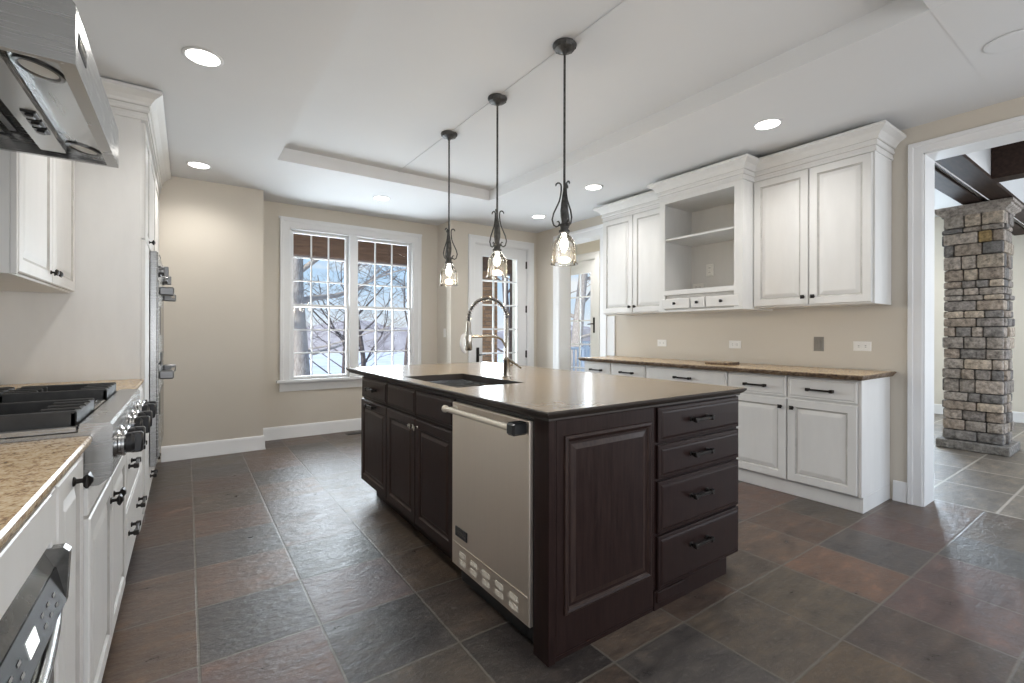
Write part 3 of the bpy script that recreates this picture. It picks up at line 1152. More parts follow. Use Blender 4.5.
OUT, HOL = (IX0, IX1, IY0, IY1), (SX0, SX1, SY0, SY1)
rings = []
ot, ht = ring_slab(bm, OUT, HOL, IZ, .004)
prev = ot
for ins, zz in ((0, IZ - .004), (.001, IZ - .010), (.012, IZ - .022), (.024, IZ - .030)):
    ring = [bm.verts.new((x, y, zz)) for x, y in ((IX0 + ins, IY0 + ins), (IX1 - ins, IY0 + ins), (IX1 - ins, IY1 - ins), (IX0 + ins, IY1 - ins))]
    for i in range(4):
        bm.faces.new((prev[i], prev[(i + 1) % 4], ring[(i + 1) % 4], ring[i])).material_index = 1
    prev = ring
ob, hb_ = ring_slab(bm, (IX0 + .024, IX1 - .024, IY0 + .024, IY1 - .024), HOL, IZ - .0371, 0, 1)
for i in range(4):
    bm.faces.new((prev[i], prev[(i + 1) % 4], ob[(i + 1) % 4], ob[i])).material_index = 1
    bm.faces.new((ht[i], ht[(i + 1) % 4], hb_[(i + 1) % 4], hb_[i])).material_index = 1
tag(obj('worktop', bm, ['island_stone', 'island_stone_shaded'], smooth=0, at=(1.69, 2.53, .884)), 'large brown-grey stone slab topping the dark kitchen island', 'worktop')
# sink
t = thing('sink', 'undermount double-bowl sink set in the island worktop', 'sink', (1.333, 2.445, .65))


def bowl(y0, y1, zb):
    bm = B()
    r1 = [(SX0 + .006, y0), (SX1 - .006, y0), (SX1 - .006, y1), (SX0 + .006, y1)]
    top = [bm.verts.new((x, y, .8825)) for x, y in r1]
    mid = [bm.verts.new((x + (.01 if x < 1.3 else -.01), y + (.01 if y == y0 else -.01), zb + .02)) for x, y in r1]
    bot = [bm.verts.new((x + (.03 if x < 1.3 else -.03), y + (.03 if y == y0 else -.03), zb)) for x, y in r1]
    for a, b in ((top, mid), (mid, bot)):
        for i in range(4):
            bm.faces.new((a[i], a[(i + 1) % 4], b[(i + 1) % 4], b[i]))
    bm.faces.new(bot)
    o = obj('bowl', bm, 'steel', t, smooth=0)
    bm = B()
    lathe(bm, ((SX0 + SX1) / 2, (y0 + y1) / 2, zb + .001), (0, 0, 1), [(.045, 0), (.045, .003), (.030, .002), (.028, -.0005)], 20)
    obj('drain', bm, 'steel', o)


bowl(SY0 + .006, 2.435, .70)
bowl(2.455, SY1 - .006, .70)
bm = B()
box(bm, SX0 + .006, SX1 - .006, 2.435, 2.455, .858, .876, .004)
obj('divider', bm, 'steel_warm', t, smooth=0)
# faucet
t = thing('faucet', 'tall brushed nickel spring-neck faucet standing behind the island sink', 'faucet', (1.633, 2.396, IZ))
fx, fy = 1.633, 2.396
bm = B()
lathe(bm, (fx, fy, IZ), (0, 0, 1), [(.030, 0), (.030, .006), (.023, .012), (.020, .10), (.022, .105), (.022, .115), (.013, .125), (.012, .36), (.010, .365)], 20)
obj('body', bm, 'polished_nickel', t)
bm = B()
arc = [(fx, fy, IZ + .36)] + [(fx - .135 + .135 * math.cos(a), fy, IZ + .36 + .125 * math.sin(a)) for a in [math.pi * k / 16 for k in range(1, 17)]] + [(fx - .272, fy, IZ + .33)]
tube(bm, arc, .0065, 10)
obj('hose', bm, 'black_plastic', t)
bm = B()
pts = []
NT = 26
L = [Vector(p) for p in arc]
for k in range(NT * 8 + 1):
    s = k / (NT * 8) * (len(L) - 1.001)
    i = int(s)
    p = L[i].lerp(L[i + 1], s - i)
    d = (L[i + 1] - L[i]).normalized()
    n1 = Vector((0, 1, 0))
    n2 = d.cross(n1)
    a = k / 8 * 2 * math.pi
    pts.append(p + (n1 * math.cos(a) + n2 * math.sin(a)) * .0115)
tube(bm, pts, .0026, 5)
obj('spring', bm, 'polished_nickel', t)
bm = B()
hx = fx - .272
lathe(bm, (hx, fy, IZ + .345), (0, 0, -1), [(.010, 0), (.014, .01), (.014, .05), (.019, .07), (.021, .10), (.021, .165), (.016, .172)], 18)
sh = obj('spray_head', bm, 'polished_nickel', t)
bm = B()
tube(bm, [(hx - .020, fy, IZ + .27), (hx - .038, fy, IZ + .255), (hx - .044, fy, IZ + .22), (hx - .036, fy, IZ + .175), (hx - .020, fy, IZ + .16)], [.010, .013, .014, .012, .008], 10)
o = obj('spray_lever', bm, 'outlet_plastic', sh)
o['label'] = 'white spray lever'
bm = B()
tube(bm, [(fx, fy, IZ + .17), (fx - .012, fy, IZ + .20), (fx - .035, fy, IZ + .235), (fx - .07, fy, IZ + .252), (fx - .12, fy, IZ + .256), (hx + .02, fy, IZ + .256)], .008, 8)
tube(bm, [(hx, fy, IZ + .248), (hx, fy, IZ + .264)], .024, 14)
obj('support_arm', bm, 'polished_nickel', t)
bm = B()
tube(bm, [(fx, fy, IZ + .085), (fx + .035, fy - .01, IZ + .085)], .014, 12)
tube(bm, [(fx - .02, fy - .03, IZ + .125), (fx + .01, fy - .032, IZ + .105), (fx + .075, fy - .05, IZ + .060)], [.007, .009, .007], 8)
obj('handle', bm, 'polished_nickel', t)

# ------------------------------------------------------------------ right wall: base run
g_rb = 'white base cabinets along the right wall'
FB = face_mx(3.67)
ZB1 = .8905


def base_unit(label, y0, y1, drawers, doors, end=False):
    t = thing('base_cabinet', label, 'cabinet', (3.93, (y0 + y1) / 2, 0), g_rb)
    bm = B()
    box(bm, 3.67, 4.190, y0 + (.02 if end else .0005), y1 - .0005, .106, ZB1)
    obj('body', bm, 'cabinet_paint', t, smooth=0)
    bm = B()
    box(bm, 3.700, 4.190, y0 + (.02 if end else .0005), y1 - .0005, 0, .1055)
    box(bm, 3.692, 3.700, y0 + (.02 if end else .0005), y1 - .0005, 0, .098, .002)
    obj('plinth', bm, 'cabinet_paint', t, smooth=0)
    if end:
        bm = B()
        box(bm, 3.664, 4.190, y0, y0 + .0195, .1055, ZB1, .002)
        box(bm, 3.692, 4.190, y0, y0 + .0195, 0, .1055, .001)
        obj('end_panel', bm, 'cabinet_paint', t, smooth=0)
    for a, b in drawers:
        bm = B(); front(bm, FB, a, b, .728, .882, SLAB)
        d = obj('drawer', bm, ['cabinet_paint', 'cabinet_glaze'], t, smooth=0)
        pull(d, FB, (a + b) / 2, .800, .15)
    for a, b, k in doors:
        bm = B(); front(bm, FB, a, b, .116, .714, RAISED)
        d = obj('door', bm, ['cabinet_paint', 'cabinet_glaze'], t, smooth=0)
        knob(d, FB, b - .035 if k > 0 else a + .035, .655)
    return t


base_unit('white base cabinet of two doors under two drawers, beside the doorway', 1.2045, 2.132, [(1.228, 1.664), (1.676, 2.126)], [(1.228, 1.664, 1), (1.676, 2.126, -1)], True)
base_unit('white base cabinet under the single wide drawer, half hidden by the island', 2.132, 2.968, [(2.138, 2.962)], [(2.138, 2.547, 1), (2.553, 2.962, -1)])
base_unit('white base cabinet with a narrow drawer, second from the far end of the run', 2.968, 3.424, [(2.974, 3.418)], [(2.974, 3.418, 1)])
base_unit('white base cabinet with a narrow drawer at the far end of the run', 3.424, 3.822, [(3.430, 3.816)], [(3.430, 3.816, 1)])

# rough-edged granite top
bm = B()
GX0, GX1, GY0, GY1, GZ = 3.572, 4.192, 1.168, 3.84, .926
rg = random.Random(3)
ys = [GY0 + (GY1 - GY0) * i / 110 for i in range(111)]
loops = []
for (ins, zz, jit) in ((.004, GZ, 0), (.0, GZ - .005, .002), (.004, GZ - .016, .006), (.018, GZ - .034, .004)):
    lp = []
    for i in range(25):
        f = i / 24
        lp.append((GX1 + (GX0 + ins - GX1) * f, GY0 + ins + rg.uniform(-jit, jit), zz))
    for y in ys[1:-1]:
        lp.append((GX0 + ins + rg.uniform(-jit, jit), y, zz + rg.uniform(-jit, jit) * .4))
    for i in range(25):
        f = i / 24
        lp.append((GX0 + ins + (GX1 - GX0 - ins) * f, GY1 - ins, zz))
    loops.append([bm.verts.new(p) for p in lp])
for a, b in zip(loops, loops[1:]):
    for i in range(len(a) - 1):
        bm.faces.new((a[i], a[i + 1], b[i + 1], b[i])).material_index = 1
bm.faces.new(loops[0])
bm.faces.new(loops[-1])
quad(bm, [loops[0][0].co, loops[0][-1].co, loops[-1][-1].co, loops[-1][0].co])
tag(obj('worktop', bm, ['granite', 'granite_edge'], smooth=0, at=(3.88, 2.5, .892)), 'long rough-edged tan granite top on the white base run along the right wall', 'worktop')
# granite offcut
bm = B()
rg = random.Random(8)
lo = [(3.79, 2.20), (3.90, 2.19), (3.98, 2.215), (3.99, 2.36), (3.975, 2.42), (3.86, 2.435), (3.775, 2.41), (3.768, 2.30)]
a = [bm.verts.new((x, y, GZ + .0005)) for x, y in lo]
b = [bm.verts.new((x + rg.uniform(-.006, .006), y + rg.uniform(-.006, .006), GZ + .012)) for x, y in lo]
c = [bm.verts.new((x * .96 + 3.88 * .04, y * .96 + 2.31 * .04, GZ + .022)) for x, y in lo]
for p, q in ((a, b), (b, c)):
    for i in range(8):
        bm.faces.new((p[i], p[(i + 1) % 8], q[(i + 1) % 8], q[i])).material_index = 1
bm.faces.new(a)
bm.faces.new(c)
tag(obj('granite_offcut', bm, ['granite', 'granite_edge'], smooth=0, at=(3.88, 2.31, GZ)), 'loose offcut of granite lying on the right granite top', 'stone')

# outlets on the wall


def plate(F, u, v, kind, label, group=None, w=.115, h=.072, wall_n=0.0, mat='outlet_plastic'):
    cat = 'outlet' if kind != 'switch' else 'switch'
    nm = {'wide': 'wall_outlet', 'tall': 'wall_outlet', 'switch': 'light_switch'}[kind]
    t = thing(nm, label, cat, tuple(F.p(u, v, wall_n)), group)
    if kind != 'wide':
        w, h = h, w
    bm = B()
    front(bm, F, u - w / 2, u + w / 2, v - h / 2, v + h / 2, [(0, wall_n), (0, wall_n + .003), (.004, wall_n + .006)])
    obj('cover_plate', bm, mat, t, smooth=0)
    for s in ((-1, 1) if kind != 'switch' else (0,)):
        bm = B()
        cu, cv = (u + s * .022, v) if kind == 'wide' else (u, v + s * .022)
        if kind == 'switch':
            fbox(bm, F, cu - .016, cu + .016, cv - .032, cv + .032, wall_n + .006, wall_n + .010, .003)
            obj('rocker', bm, mat, t, smooth=0)
            continue
        fbox(bm, F, cu - .016, cu + .016, cv - .016, cv + .016, wall_n + .005, wall_n + .0075, .003)
        sk = obj('socket', bm, mat, t, smooth=0)
        for q in (-1, 1):
            bm = B()
            if kind == 'wide':
                fbox(bm, F, cu - .006, cu + .004, cv + q * .006 - .0014, cv + q * .006 + .0014, wall_n + .007, wall_n + .008)
            else:
                fbox(bm, F, cu + q * .006 - .0014, cu + q * .006 + .0014, cv - .004, cv + .006, wall_n + .007, wall_n + .008)
            obj('slot', bm, 'rubber', sk, smooth=0)
    return t


FWR = face_mx(XR)
g_o = 'outlets above the right granite top'
plate(FWR, 3.19, 1.092, 'wide', 'white double outlet above the granite top, farthest of the three from the doorway', g_o)
plate(FWR, 2.375, 1.094, 'wide', 'white double outlet on the right wall, above the loose granite offcut', g_o)
plate(FWR, 1.377, 1.103, 'wide', 'white double outlet on the right wall, nearest the doorway', g_o)
plate(FWR, 1.673, 1.114, 'switch', 'taupe wall switch between two white outlets on the right wall', mat='taupe_plastic')
plate(face_mx(2.80), 5.56, 1.195, 'switch', 'white light switch on the wall left of the porch door')

# ------------------------------------------------------------------ right wall: upper run
CROWN = [(-.02, 0), (.010, 0), (.010, .018), (.006, .022), (.006, .040), (.016, .046), (.020, .056), (.014, .060), (.014, .078), (.024, .082), (.030, .096), (.048, .118), (.074, .134), (.080, .138), (.084, .142), (.084, .158), (.078, .164), (-.02, .164)]


def crown(parent, path, z, side=1, top=None):
    bm = B()
    pr_ = [(a, h) for a, h in CROWN]
    if top:
        pr_ = [(a, h * top / .164) for a, h in CROWN]
    sweep(bm, [(x, y, z) for x, y in path], (0, 0, 1), pr_, side)
    o = obj('crown_moulding', bm, 'cabinet_paint', parent, smooth=0)
    # glaze lines caught in the two grooves
    bm = B()
    k = (top / .164) if top else 1
    for a, h in ((.008, .040), (.0155, .078)):
        sweep(bm, [(x, y, z) for x, y in path], (0, 0, 1), [(a - .01, h * k), (a + .003, h * k), (a + .003, (h + .006) * k), (a - .01, (h + .006) * k)], side)
    obj('glaze_line', bm, 'cabinet_glaze', o, smooth=0)


g_ru = 'white wall cabinets along the right wall'
ZU0, ZU1 = 1.407, 2.452
FU = face_mx(3.870)


def upper_unit(label, y0, y1, doors, path):
    t = thing('wall_cabinet', label, 'cabinet', (4.03, (y0 + y1) / 2, ZU0), g_ru)
    bm = B()
    box(bm, 3.870, 4.191, y0, y1, ZU0, ZU1 + .16, .002)
    obj('body', bm, 'cabinet_paint', t, smooth=0)
    for a, b, k in doors:
        bm = B(); front(bm, FU, a, b, ZU0 + .012, ZU1 - .006, RAISED)
        d = obj('door', bm, ['cabinet_paint', 'cabinet_glaze'], t, smooth=0)
        knob(d, FU, b - .03 if k > 0 else a + .03, ZU0 + .07)
    crown(t, path, ZU1, -1)
    return t


upper_unit('white two-door wall cabinet beside the doorway, largest of the right wall', 1.198, 2.0295, [(1.212, 1.602, 1), (1.612, 2.022, -1)], [(4.191, 1.198), (3.868, 1.198), (3.868, 2.0295)])
upper_unit('white two-door wall cabinet at the far end of the right wall', 2.8425, 3.735, [(2.850, 3.298, 1), (3.306, 3.728, -1)], [(3.868, 2.8425), (3.868, 3.735), (4.191, 3.735)])
# open display cabinet
t = thing('wall_cabinet', 'white open-shelf wall cabinet with three tiny drawers between the two door cabinets', 'cabinet', (3.94, 2.436, 1.396), g_ru)
MY0, MY1, MX = 2.030, 2.842, 3.695
OY0, OY1, OZ0, OZ1 = 2.103, 2.782, 1.596, 2.412
bm = B()
box(bm, MX, MX + .02, MY0, OY0, 1.396, ZU1 + .16)
box(bm, MX, MX + .02, OY1, MY1, 1.396, ZU1 + .16)
box(bm, MX, MX + .02, OY0, OY1, OZ1, ZU1 + .16)
box(bm, MX, MX + .02, OY0, OY1, 1.552, OZ0)
box(bm, MX, MX + .02, OY0, OY1, 1.396, 1.412)
obj('face_frame', bm, 'cabinet_paint', t, smooth=0)
bm = B()
box(bm, MX + .02, 4.191, MY0, MY0 + .018, 1.396, ZU1 + .16)
box(bm, MX + .02, 4.191, MY1 - .018, MY1, 1.396, ZU1 + .16)
box(bm, 4.178, 4.191, MY0 + .018, MY1 - .018, 1.396, ZU1 + .16)
box(bm, MX + .02, 4.178, MY0 + .018, MY1 - .018, OZ1 + .004, OZ1 + .02)
box(bm, MX + .02, 4.178, MY0 + .018, MY1 - .018, 1.574, 1.592)
box(bm, MX + .02, 4.178, MY0 + .018, MY1 - .018, 1.396, 1.41)
obj('body', bm, 'cabinet_paint', t, smooth=0)
bm = B()
box(bm, MX + .022, 4.177, MY0 + .019, MY1 - .019, 2.068, 2.086, .002)
obj('shelf', bm, 'cabinet_paint', t, smooth=0)
FM = face_mx(MX + .012)
bm = B()
fbox(bm, FM, 2.055, 2.825, 1.414, 1.55, -.01, -.003)
obj('drawer_recess', bm, 'cabinet_glaze', t, smooth=0)
for a, b in ((2.062, 2.358), (2.370, 2.506), (2.518, 2.818)):
    bm = B(); front(bm, FM, a, b, 1.426, 1.518, [(0, -.003), (0, .012), (.004, .015), (.008, .015)])
    d = obj('drawer', bm, 'cabinet_paint', t, smooth=0)
    knob(d, FM, (a + b) / 2, 1.472, .015, .85)
crown(t, [(3.870, MY0), (MX, MY0), (MX, MY1), (3.870, MY1)], ZU1, -1)
plate(face_mx(4.177), 2.62, 1.812, 'tall', 'white upright outlet on the back of the open wall cabinet', 'outlets inside the open wall cabinet')
plate(face_mx(4.177), 2.745, 1.655, 'wide', 'white low outlet on the cabinet back just above the open cabinet floor', 'outlets inside the open wall cabinet')

# ------------------------------------------------------------------ left wall
XF = -.215           # door faces
PY = 3.58            # side of the tall oven cabinet
FLB = face_px(XF - .020)
g_lb = 'white base cabinets along the left wall'
XB = XF - .020


def left_body(t, y0, y1, z0=.10, z1=.888, x1=XB):
    bm = B()
    box(bm, XL + .004, x1, y0 + .0005, y1 - .0005, z0, z1)
    obj('body', bm, 'cabinet_paint', t, smooth=0)
    bm = B()
    box(bm, XL + .004, x1 - .05, y0 + .0005, y1 - .0005, 0, z0 - .0005)
    obj('plinth', bm, 'rubber', t, smooth=0)


# cabinet holding the microwave drawer
t = thing('base_cabinet', 'white base cabinet housing the black-fronted microwave drawer', 'cabinet', (-.5, .86, 0), g_lb)
bm = B()
box(bm, XL + .004, XB, .40, 1.31, .805, .888)
box(bm, XL + .004, XB, .40, .55, .10, .805)
box(bm, XL + .004, XB, 1.292, 1.31, .10, .805)
box(bm, XL + .004, XB, .55, 1.292, .10, .36)
obj('body', bm, 'cabinet_paint', t, smooth=0)
bm = B()
box(bm, XL + .004, XB - .05, .40, 1.31, 0, .0995)
obj('plinth', bm, 'rubber', t, smooth=0)
bm = B()
front(bm, FLB, .42, 1.262, .790, .884, [(0, 0), (0, .018), (.003, .02)])
obj('fascia_panel', bm, 'cabinet_paint', t, smooth=0)
bm = B()
fbox(bm, FLB, 1.268, 1.308, .105, .884, 0, .018, .002)
obj('stile', bm, 'cabinet_paint', t, smooth=0)
# microwave drawer
t = thing('microwave_drawer', 'stainless microwave drawer with tilted black control panel and lit display, under the left granite top', 'microwave', (-.4, .92, .37))
FMW = face_px(XB)
bm = B()
box(bm, XL + .05, XB, .56, 1.286, .37, .785)
obj('body', bm, 'steel_dark', t, smooth=0)
FYP = Fr((0, 0, 0), (1, 0, 0), (0, 0, 1), (0, 1, 0))
bm = B()
prism(bm, FYP, [(XB + .001, .776), (XB + .006, .776), (XB + .0235, .739), (XB + .0385, .668), (XB + .034, .662), (XB + .001, .662)], .56, 1.262)
prism(bm, FYP, [(XB + .001, .776), (XB + .036, .774), (XB + .045, .764), (XB + .040, .664), (XB + .001, .662)], 1.2621, 1.285)
cp = obj('control_panel', bm, 'panel_glass', t, smooth=0)
bm = B()
prism(bm, FYP, [(XB + .0388, .6685), (XB + .0238, .7385), (XB + .0262, .739), (XB + .0412, .669)], .565, 1.2615)
gp = obj('glass_face', bm, 'black_glass', cp, smooth=0)
SL = Fr((XB + .0263, 0, .739), (0, 1, 0), Vector((-.015, 0, .070)).normalized(), Vector((.070, 0, .015)).normalized())
bm = B()
quad(bm, [SL.p(1.02, -.050, .0008), SL.p(1.075, -.050, .0008), SL.p(1.075, -.022, .0008), SL.p(1.02, -.022, .0008)])
o = obj('display', bm, 'display_glow', gp, smooth=0)
o['label'] = 'lit white display'
for k, (u, v) in enumerate([(1.12, -.028), (1.12, -.048), (1.16, -.028), (1.16, -.048), (.98, -.03), (.98, -.05), (.94, -.03), (.94, -.05), (1.20, -.03), (1.20, -.05)]):
    bm = B()
    quad(bm, [SL.p(u - .008, v - .003, .0008), SL.p(u + .008, v - .003, .0008), SL.p(u + .008, v + .003, .0008), SL.p(u - .008, v + .003, .0008)])
    obj('key_mark', bm, 'speaker_grey', gp, smooth=0)
bm = B()
front(bm, FMW, .56, 1.284, .375, .655, [(0, 0), (0, .016), (.004, .020)])
df = obj('drawer_front', bm, 'steel', t, smooth=0)
bm = B()
hp = [(XB + .018, 1.275, .648)] + [(XB + .022 + .020 * math.sin(math.pi * k / 12), 1.275 - .70 * k / 12, .645 - .03 * math.sin(math.pi * k / 12)) for k in range(0, 13)]
tube(bm, hp, .013, 10)
obj('handle', bm, 'steel', df)
# narrow pull-out
t = thing('base_cabinet', 'narrow white pull-out cabinet between the microwave drawer and the range', 'cabinet', (-.5, 1.45, 0), g_lb)
left_body(t, 1.31, 1.695)
bm = B(); front(bm, FLB, 1.318, 1.598, .106, .884, [(0, 0), (0, .016), (.004, .020), (.046, .020), (.049, .017, 1), (.055, .0115, 1), (.060, .011), (.080, .0175), (.084, .0180)])
d = obj('door', bm, ['cabinet_paint', 'cabinet_glaze'], t, smooth=0)
knob(d, FLB, 1.468, .852, s=1.15)
bm = B()
fbox(bm, FLB, 1.604, 1.690, .106, .884, 0, .008, .002)
obj('filler', bm, 'cabinet_paint', t, smooth=0)
# under the range
t = thing('base_cabinet', 'white two-door cabinet beneath the gas rangetop', 'cabinet', (-.5, 2.16, 0), g_lb)
left_body(t, 1.695, 2.625, z1=.778)
bm = B(); fbox(bm, FLB, 1.70, 2.62, .700, .776, 0, .016, .002)
obj('rail', bm, 'cabinet_paint', t, smooth=0)
for a, b, k in ((1.701, 2.157, 1), (2.163, 2.619, -1)):
    bm = B(); front(bm, FLB, a, b, .106, .690, RAISED)
    d = obj('door', bm, ['cabinet_paint', 'cabinet_glaze'], t, smooth=0)
    knob(d, FLB, b - .04 if k > 0 else a + .04, .615, s=1.15)
# drawer bank
t = thing('base_cabinet', 'white three-drawer cabinet between the range and the tall oven cabinet', 'cabinet', (-.5, 3.1, 0), g_lb)
left_body(t, 2.625, PY)
for z0, z1, zp in ((.742, .884, .815), (.432, .730, .59), (.108, .420, .285)):
    bm = B(); front(bm, FLB, 2.632, PY - .008, z0, z1, SLAB)
    d = obj('drawer', bm, ['cabinet_paint', 'cabinet_glaze'], t, smooth=0)
    for u in (2.79, 3.20):
        pull(d, FLB, u, zp, .12)
# granite tops left and right of the range


def left_top(y0, y1, label):
    bm = B()
    bb = B()
    x1 = -.211
    pr = [(XL + .002, .8885), (x1 - .012, .8885), (x1 - .002, .896), (x1, .905), (x1, .912), (x1 - .004, .918), (XL + .002, .918)]
    k = len(pr)
    a = [bm.verts.new((x, y0, z)) for x, z in pr]
    b = [bm.verts.new((x, y1, z)) for x, z in pr]
    bm.faces.new(a).material_index = 1
    bm.faces.new(b)
    for i in range(k):
        f = bm.faces.new((a[i], a[(i + 1) % k], b[(i + 1) % k], b[i]))
    bb.free()
    tag(obj('worktop', bm, ['granite', 'granite'], smooth=0, at=(-.55, (y0 + y1) / 2, .889)), label, 'worktop')


left_top(.38, 1.694, 'tan speckled granite top in the left foreground, in front of the range')
left_top(2.626, PY - .002, 'strip of tan granite top between the range and the tall oven cabinet')
# rangetop
RY0, RY1, RX = 1.697, 2.622, -.168
t = thing('gas_rangetop', 'stainless gas rangetop with black grates and a row of black knobs', 'range', (-.5, 2.16, .78))
bm = B()
prism(bm, FYP, [(XL + .03, .779), (RX - .028, .779), (RX - .002, .800), (RX, .806), (RX, .942), (RX - .006, .949), (RX - .068, .951), (RX - .072, .928), (XL + .03, .928)], RY0, RY1)
obj('body', bm, 'steel', t, smooth=0)
bm = B()
box(bm, XL + .03, RX - .073, RY0 + .001, RY0 + .018, .9285, .946, .003)
box(bm, XL + .03, RX - .073, RY1 - .018, RY1 - .001, .9285, .946, .003)
box(bm, XL + .03, XL + .06, RY0 + .018, RY1 - .018, .9285, 1.0, .003)
obj('rim', bm, 'steel', t, smooth=0)
bm = B()
box(bm, XL + .07, RX - .080, 2.035, 2.305, .9285, .948, .004)
box(bm, XL + .12, RX - .10, 2.05, 2.29, .948, .952, .003)
gr = obj('griddle_plate', bm, 'steel', t, smooth=0)


def grate(y0, y1, x0, x1):
    bm = B()
    z0, z1 = .950, .985
    for y in (y0, y1 - .016):
        box(bm, x0, x1, y, y + .016, z0 - .012, z1, .003)
    for i in range(1, 4):
        y = y0 + (y1 - y0) * i / 4
        L_ = (x1 - x0)
        for a, b in ((x0, x0 + L_ * .30), (x1 - L_ * .30, x1)):
            box(bm, a, b, y - .007, y + .007, z0, z1, .003)
    for x in (x0, x1 - .014):
        box(bm, x, x + .014, y0, y1, z0 - .012, z1 - .004, .003)
    g = obj('grate', bm, 'black_iron', t, smooth=0)
    return g


def burner(x, y):
    bm = B()
    lathe(bm, (x, y, .9285), (0, 0, 1), [(.062, 0), (.062, .008), (.045, .012), (.045, .018), (.036, .022), (.03, .026)], 20)
    obj('burner', bm, 'black_iron', t)


for y0, y1 in ((1.722, 2.026), (2.314, 2.602)):
    for x0, x1 in ((-.820, -.548), (-.530, -.246)):
        grate(y0, y1, x0, x1)
        burner((x0 + x1) / 2, (y0 + y1) / 2)
FK = face_px(RX)
for k, u in enumerate((1.785, 1.875, 2.095, 2.225, 2.445, 2.535)):
    bm = B()
    c = FK.p(u, .872, -.006)
    lathe(bm, c, FK.n, [(.040, 0), (.040, .010), (.035, .013), (.034, .018), (.037, .020), (.037, .026), (.031, .029)], 22)
    bz = obj('knob_bezel', bm, 'steel', t)
    bm = B()
    lathe(bm, FK.p(u, .872, .023), FK.n, [(.029, 0), (.030, .012), (.024, .020)], 18)
    fbox(bm, FK, u - .011, u + .011, .842, .902, .030, .062, .005)
    obj('knob', bm, 'black_plastic', bz)
# hood
HX, HY0, HY1, HZ = -.228, 1.575, 2.470, 1.865
t = thing('range_hood', 'stainless steel range hood hanging over the rangetop, top left', 'hood', (-.55, 2.02, HZ))
FH = Fr((0, 0, 0), (1, 0, 0), (0, 0, 1), (0, 1, 0))
bm = B()
out = [(HX, HZ), (HX, HZ + .150), (XL + .30, 2.46), (XL + .002, 2.46), (XL + .002, HZ)]
a = [bm.verts.new((x, HY0, z)) for x, z in out]
b = [bm.verts.new((x, HY1, z)) for x, z in out]
bm.faces.new(a)
bm.faces.new(b)
for i in range(4):
    bm.faces.new((a[i], a[i + 1], b[i + 1], b[i]))
LIP = .030
ia = [(HX - .034, HY0 + .018), (HX - .034, HY1 - .018), (XL + .03, HY1 - .018), (XL + .03, HY0 + .018)]
oa = [(HX, HY0), (HX, HY1), (XL + .002, HY1), (XL + .002, HY0)]
ov = [a[0], b[0], b[4], a[4]]
iv = [bm.verts.new((x, y, HZ)) for x, y in ia]
uv_ = [bm.verts.new((x, y, HZ + .20)) for x, y in ia]
for i in range(4):
    bm.faces.new((ov[i], ov[(i + 1) % 4], iv[(i + 1) % 4], iv[i]))
    bm.faces.new((iv[i], iv[(i + 1) % 4], uv_[(i + 1) % 4], uv_[i]))
bm.faces.new(uv_)
obj('canopy', bm, 'steel', t, smooth=0)
bm = B()
box(bm, XL + .002, XL + .31, 1.80, 2.25, 2.44, 2.652)
obj('duct_cover', bm, 'steel', t, smooth=0)
bm = B()
# lamp panel: slopes up and back from the lip to a rail
pp = [(HX - .035, HZ + .012), (HX - .145, HZ + .034), (HX - .145, HZ + .046), (HX - .035, HZ + .024)]
prism(bm, FH, pp, HY0 + .019, HY1 - .019)
lp = obj('lamp_panel', bm, 'steel', t, smooth=0)
FLP = Fr((HX - .035, 0, HZ + .012), Vector((-.110, 0, .022)).normalized(), (0, 1, 0), Vector((-.022, 0, -.110)).normalized())
for y in (1.71, 2.36):
    bm = B()
    c = FLP.p(.056, y, 0)
    pts = []
    lathe(bm, c, FLP.n, [(.052, 0), (.052, .005), (.044, .006), (.040, .002)], 22)
    lm = obj('lamp', bm, 'steel_dark', lp)
    bm = B()
    lathe(bm, FLP.p(.056, y, .0022), FLP.n, [(.039, 0), (.030, .003), (.01, .004)], 22)
    obj('lens', bm, 'outlet_plastic', lm)
bm = B()
box(bm, HX - .215, HX - .146, HY0 + .019, HY1 - .06, HZ + .008, HZ + .052)
rl = obj('switch_rail', bm, 'steel', t, smooth=0)
for k, y in enumerate((2.035, 2.105, 2.175)):
    bm = B()
    box(bm, HX - .188, HX - .152, y - .026, y + .026, HZ + .003, HZ + .0085, .001)
    box(bm, HX - .180, HX - .160, y - .014, y + .014, HZ - .004, HZ + .004, .002)
    obj('switch', bm, 'black_plastic', rl, smooth=0)
bm = B()
for k in range(3):
    a0, a1 = HY0 + .03 + k * .28, HY0 + .30 + k * .28
    for i in range(10):
        x = XL + .05 + i * .031
        box(bm, x, x + .021, a0, a1, HZ + .055 + (i % 2) * .012, HZ + .062 + (i % 2) * .012)
o = obj('baffle_filter', bm, 'steel_dark', t, smooth=0)
FHF = face_px(HX)
bm = B()
fbox(bm, FHF, 1.612, 1.720, HZ + .058, HZ + .100, 0, .0015)
bd = obj('badge', bm, 'rubber', t, smooth=0)
text_on('lettering', 'VIKING', FHF, 1.666, HZ + .079, .027, .0018, 'polished_nickel', bd)
# wall cabinet left of the oven tower
t = thing('wall_cabinet', 'white two-door wall cabinet beside the hood on the left wall', 'cabinet', (-.7, 3.03, 1.415))
UX = -.517
FUL = face_px(UX - .020)
bm = B()
box(bm, XL + .002, UX - .020, 2.475, PY - .002, 1.415, 2.472, .002)
box(bm, UX - .0195, UX - .001, 2.475, 2.488, 1.415, 2.47, .002)
obj('body', bm, 'cabinet_paint', t, smooth=0)
for a, b, k in ((2.497, 3.030, 1), (3.036, PY - .010, -1)):
    bm = B(); front(bm, FUL, a, b, 1.425, 2.45, RAISED)
    d = obj('door', bm, ['cabinet_paint', 'cabinet_glaze'], t, smooth=0)
    knob(d, FUL, b - .035 if k > 0 else a + .035, 1.475)

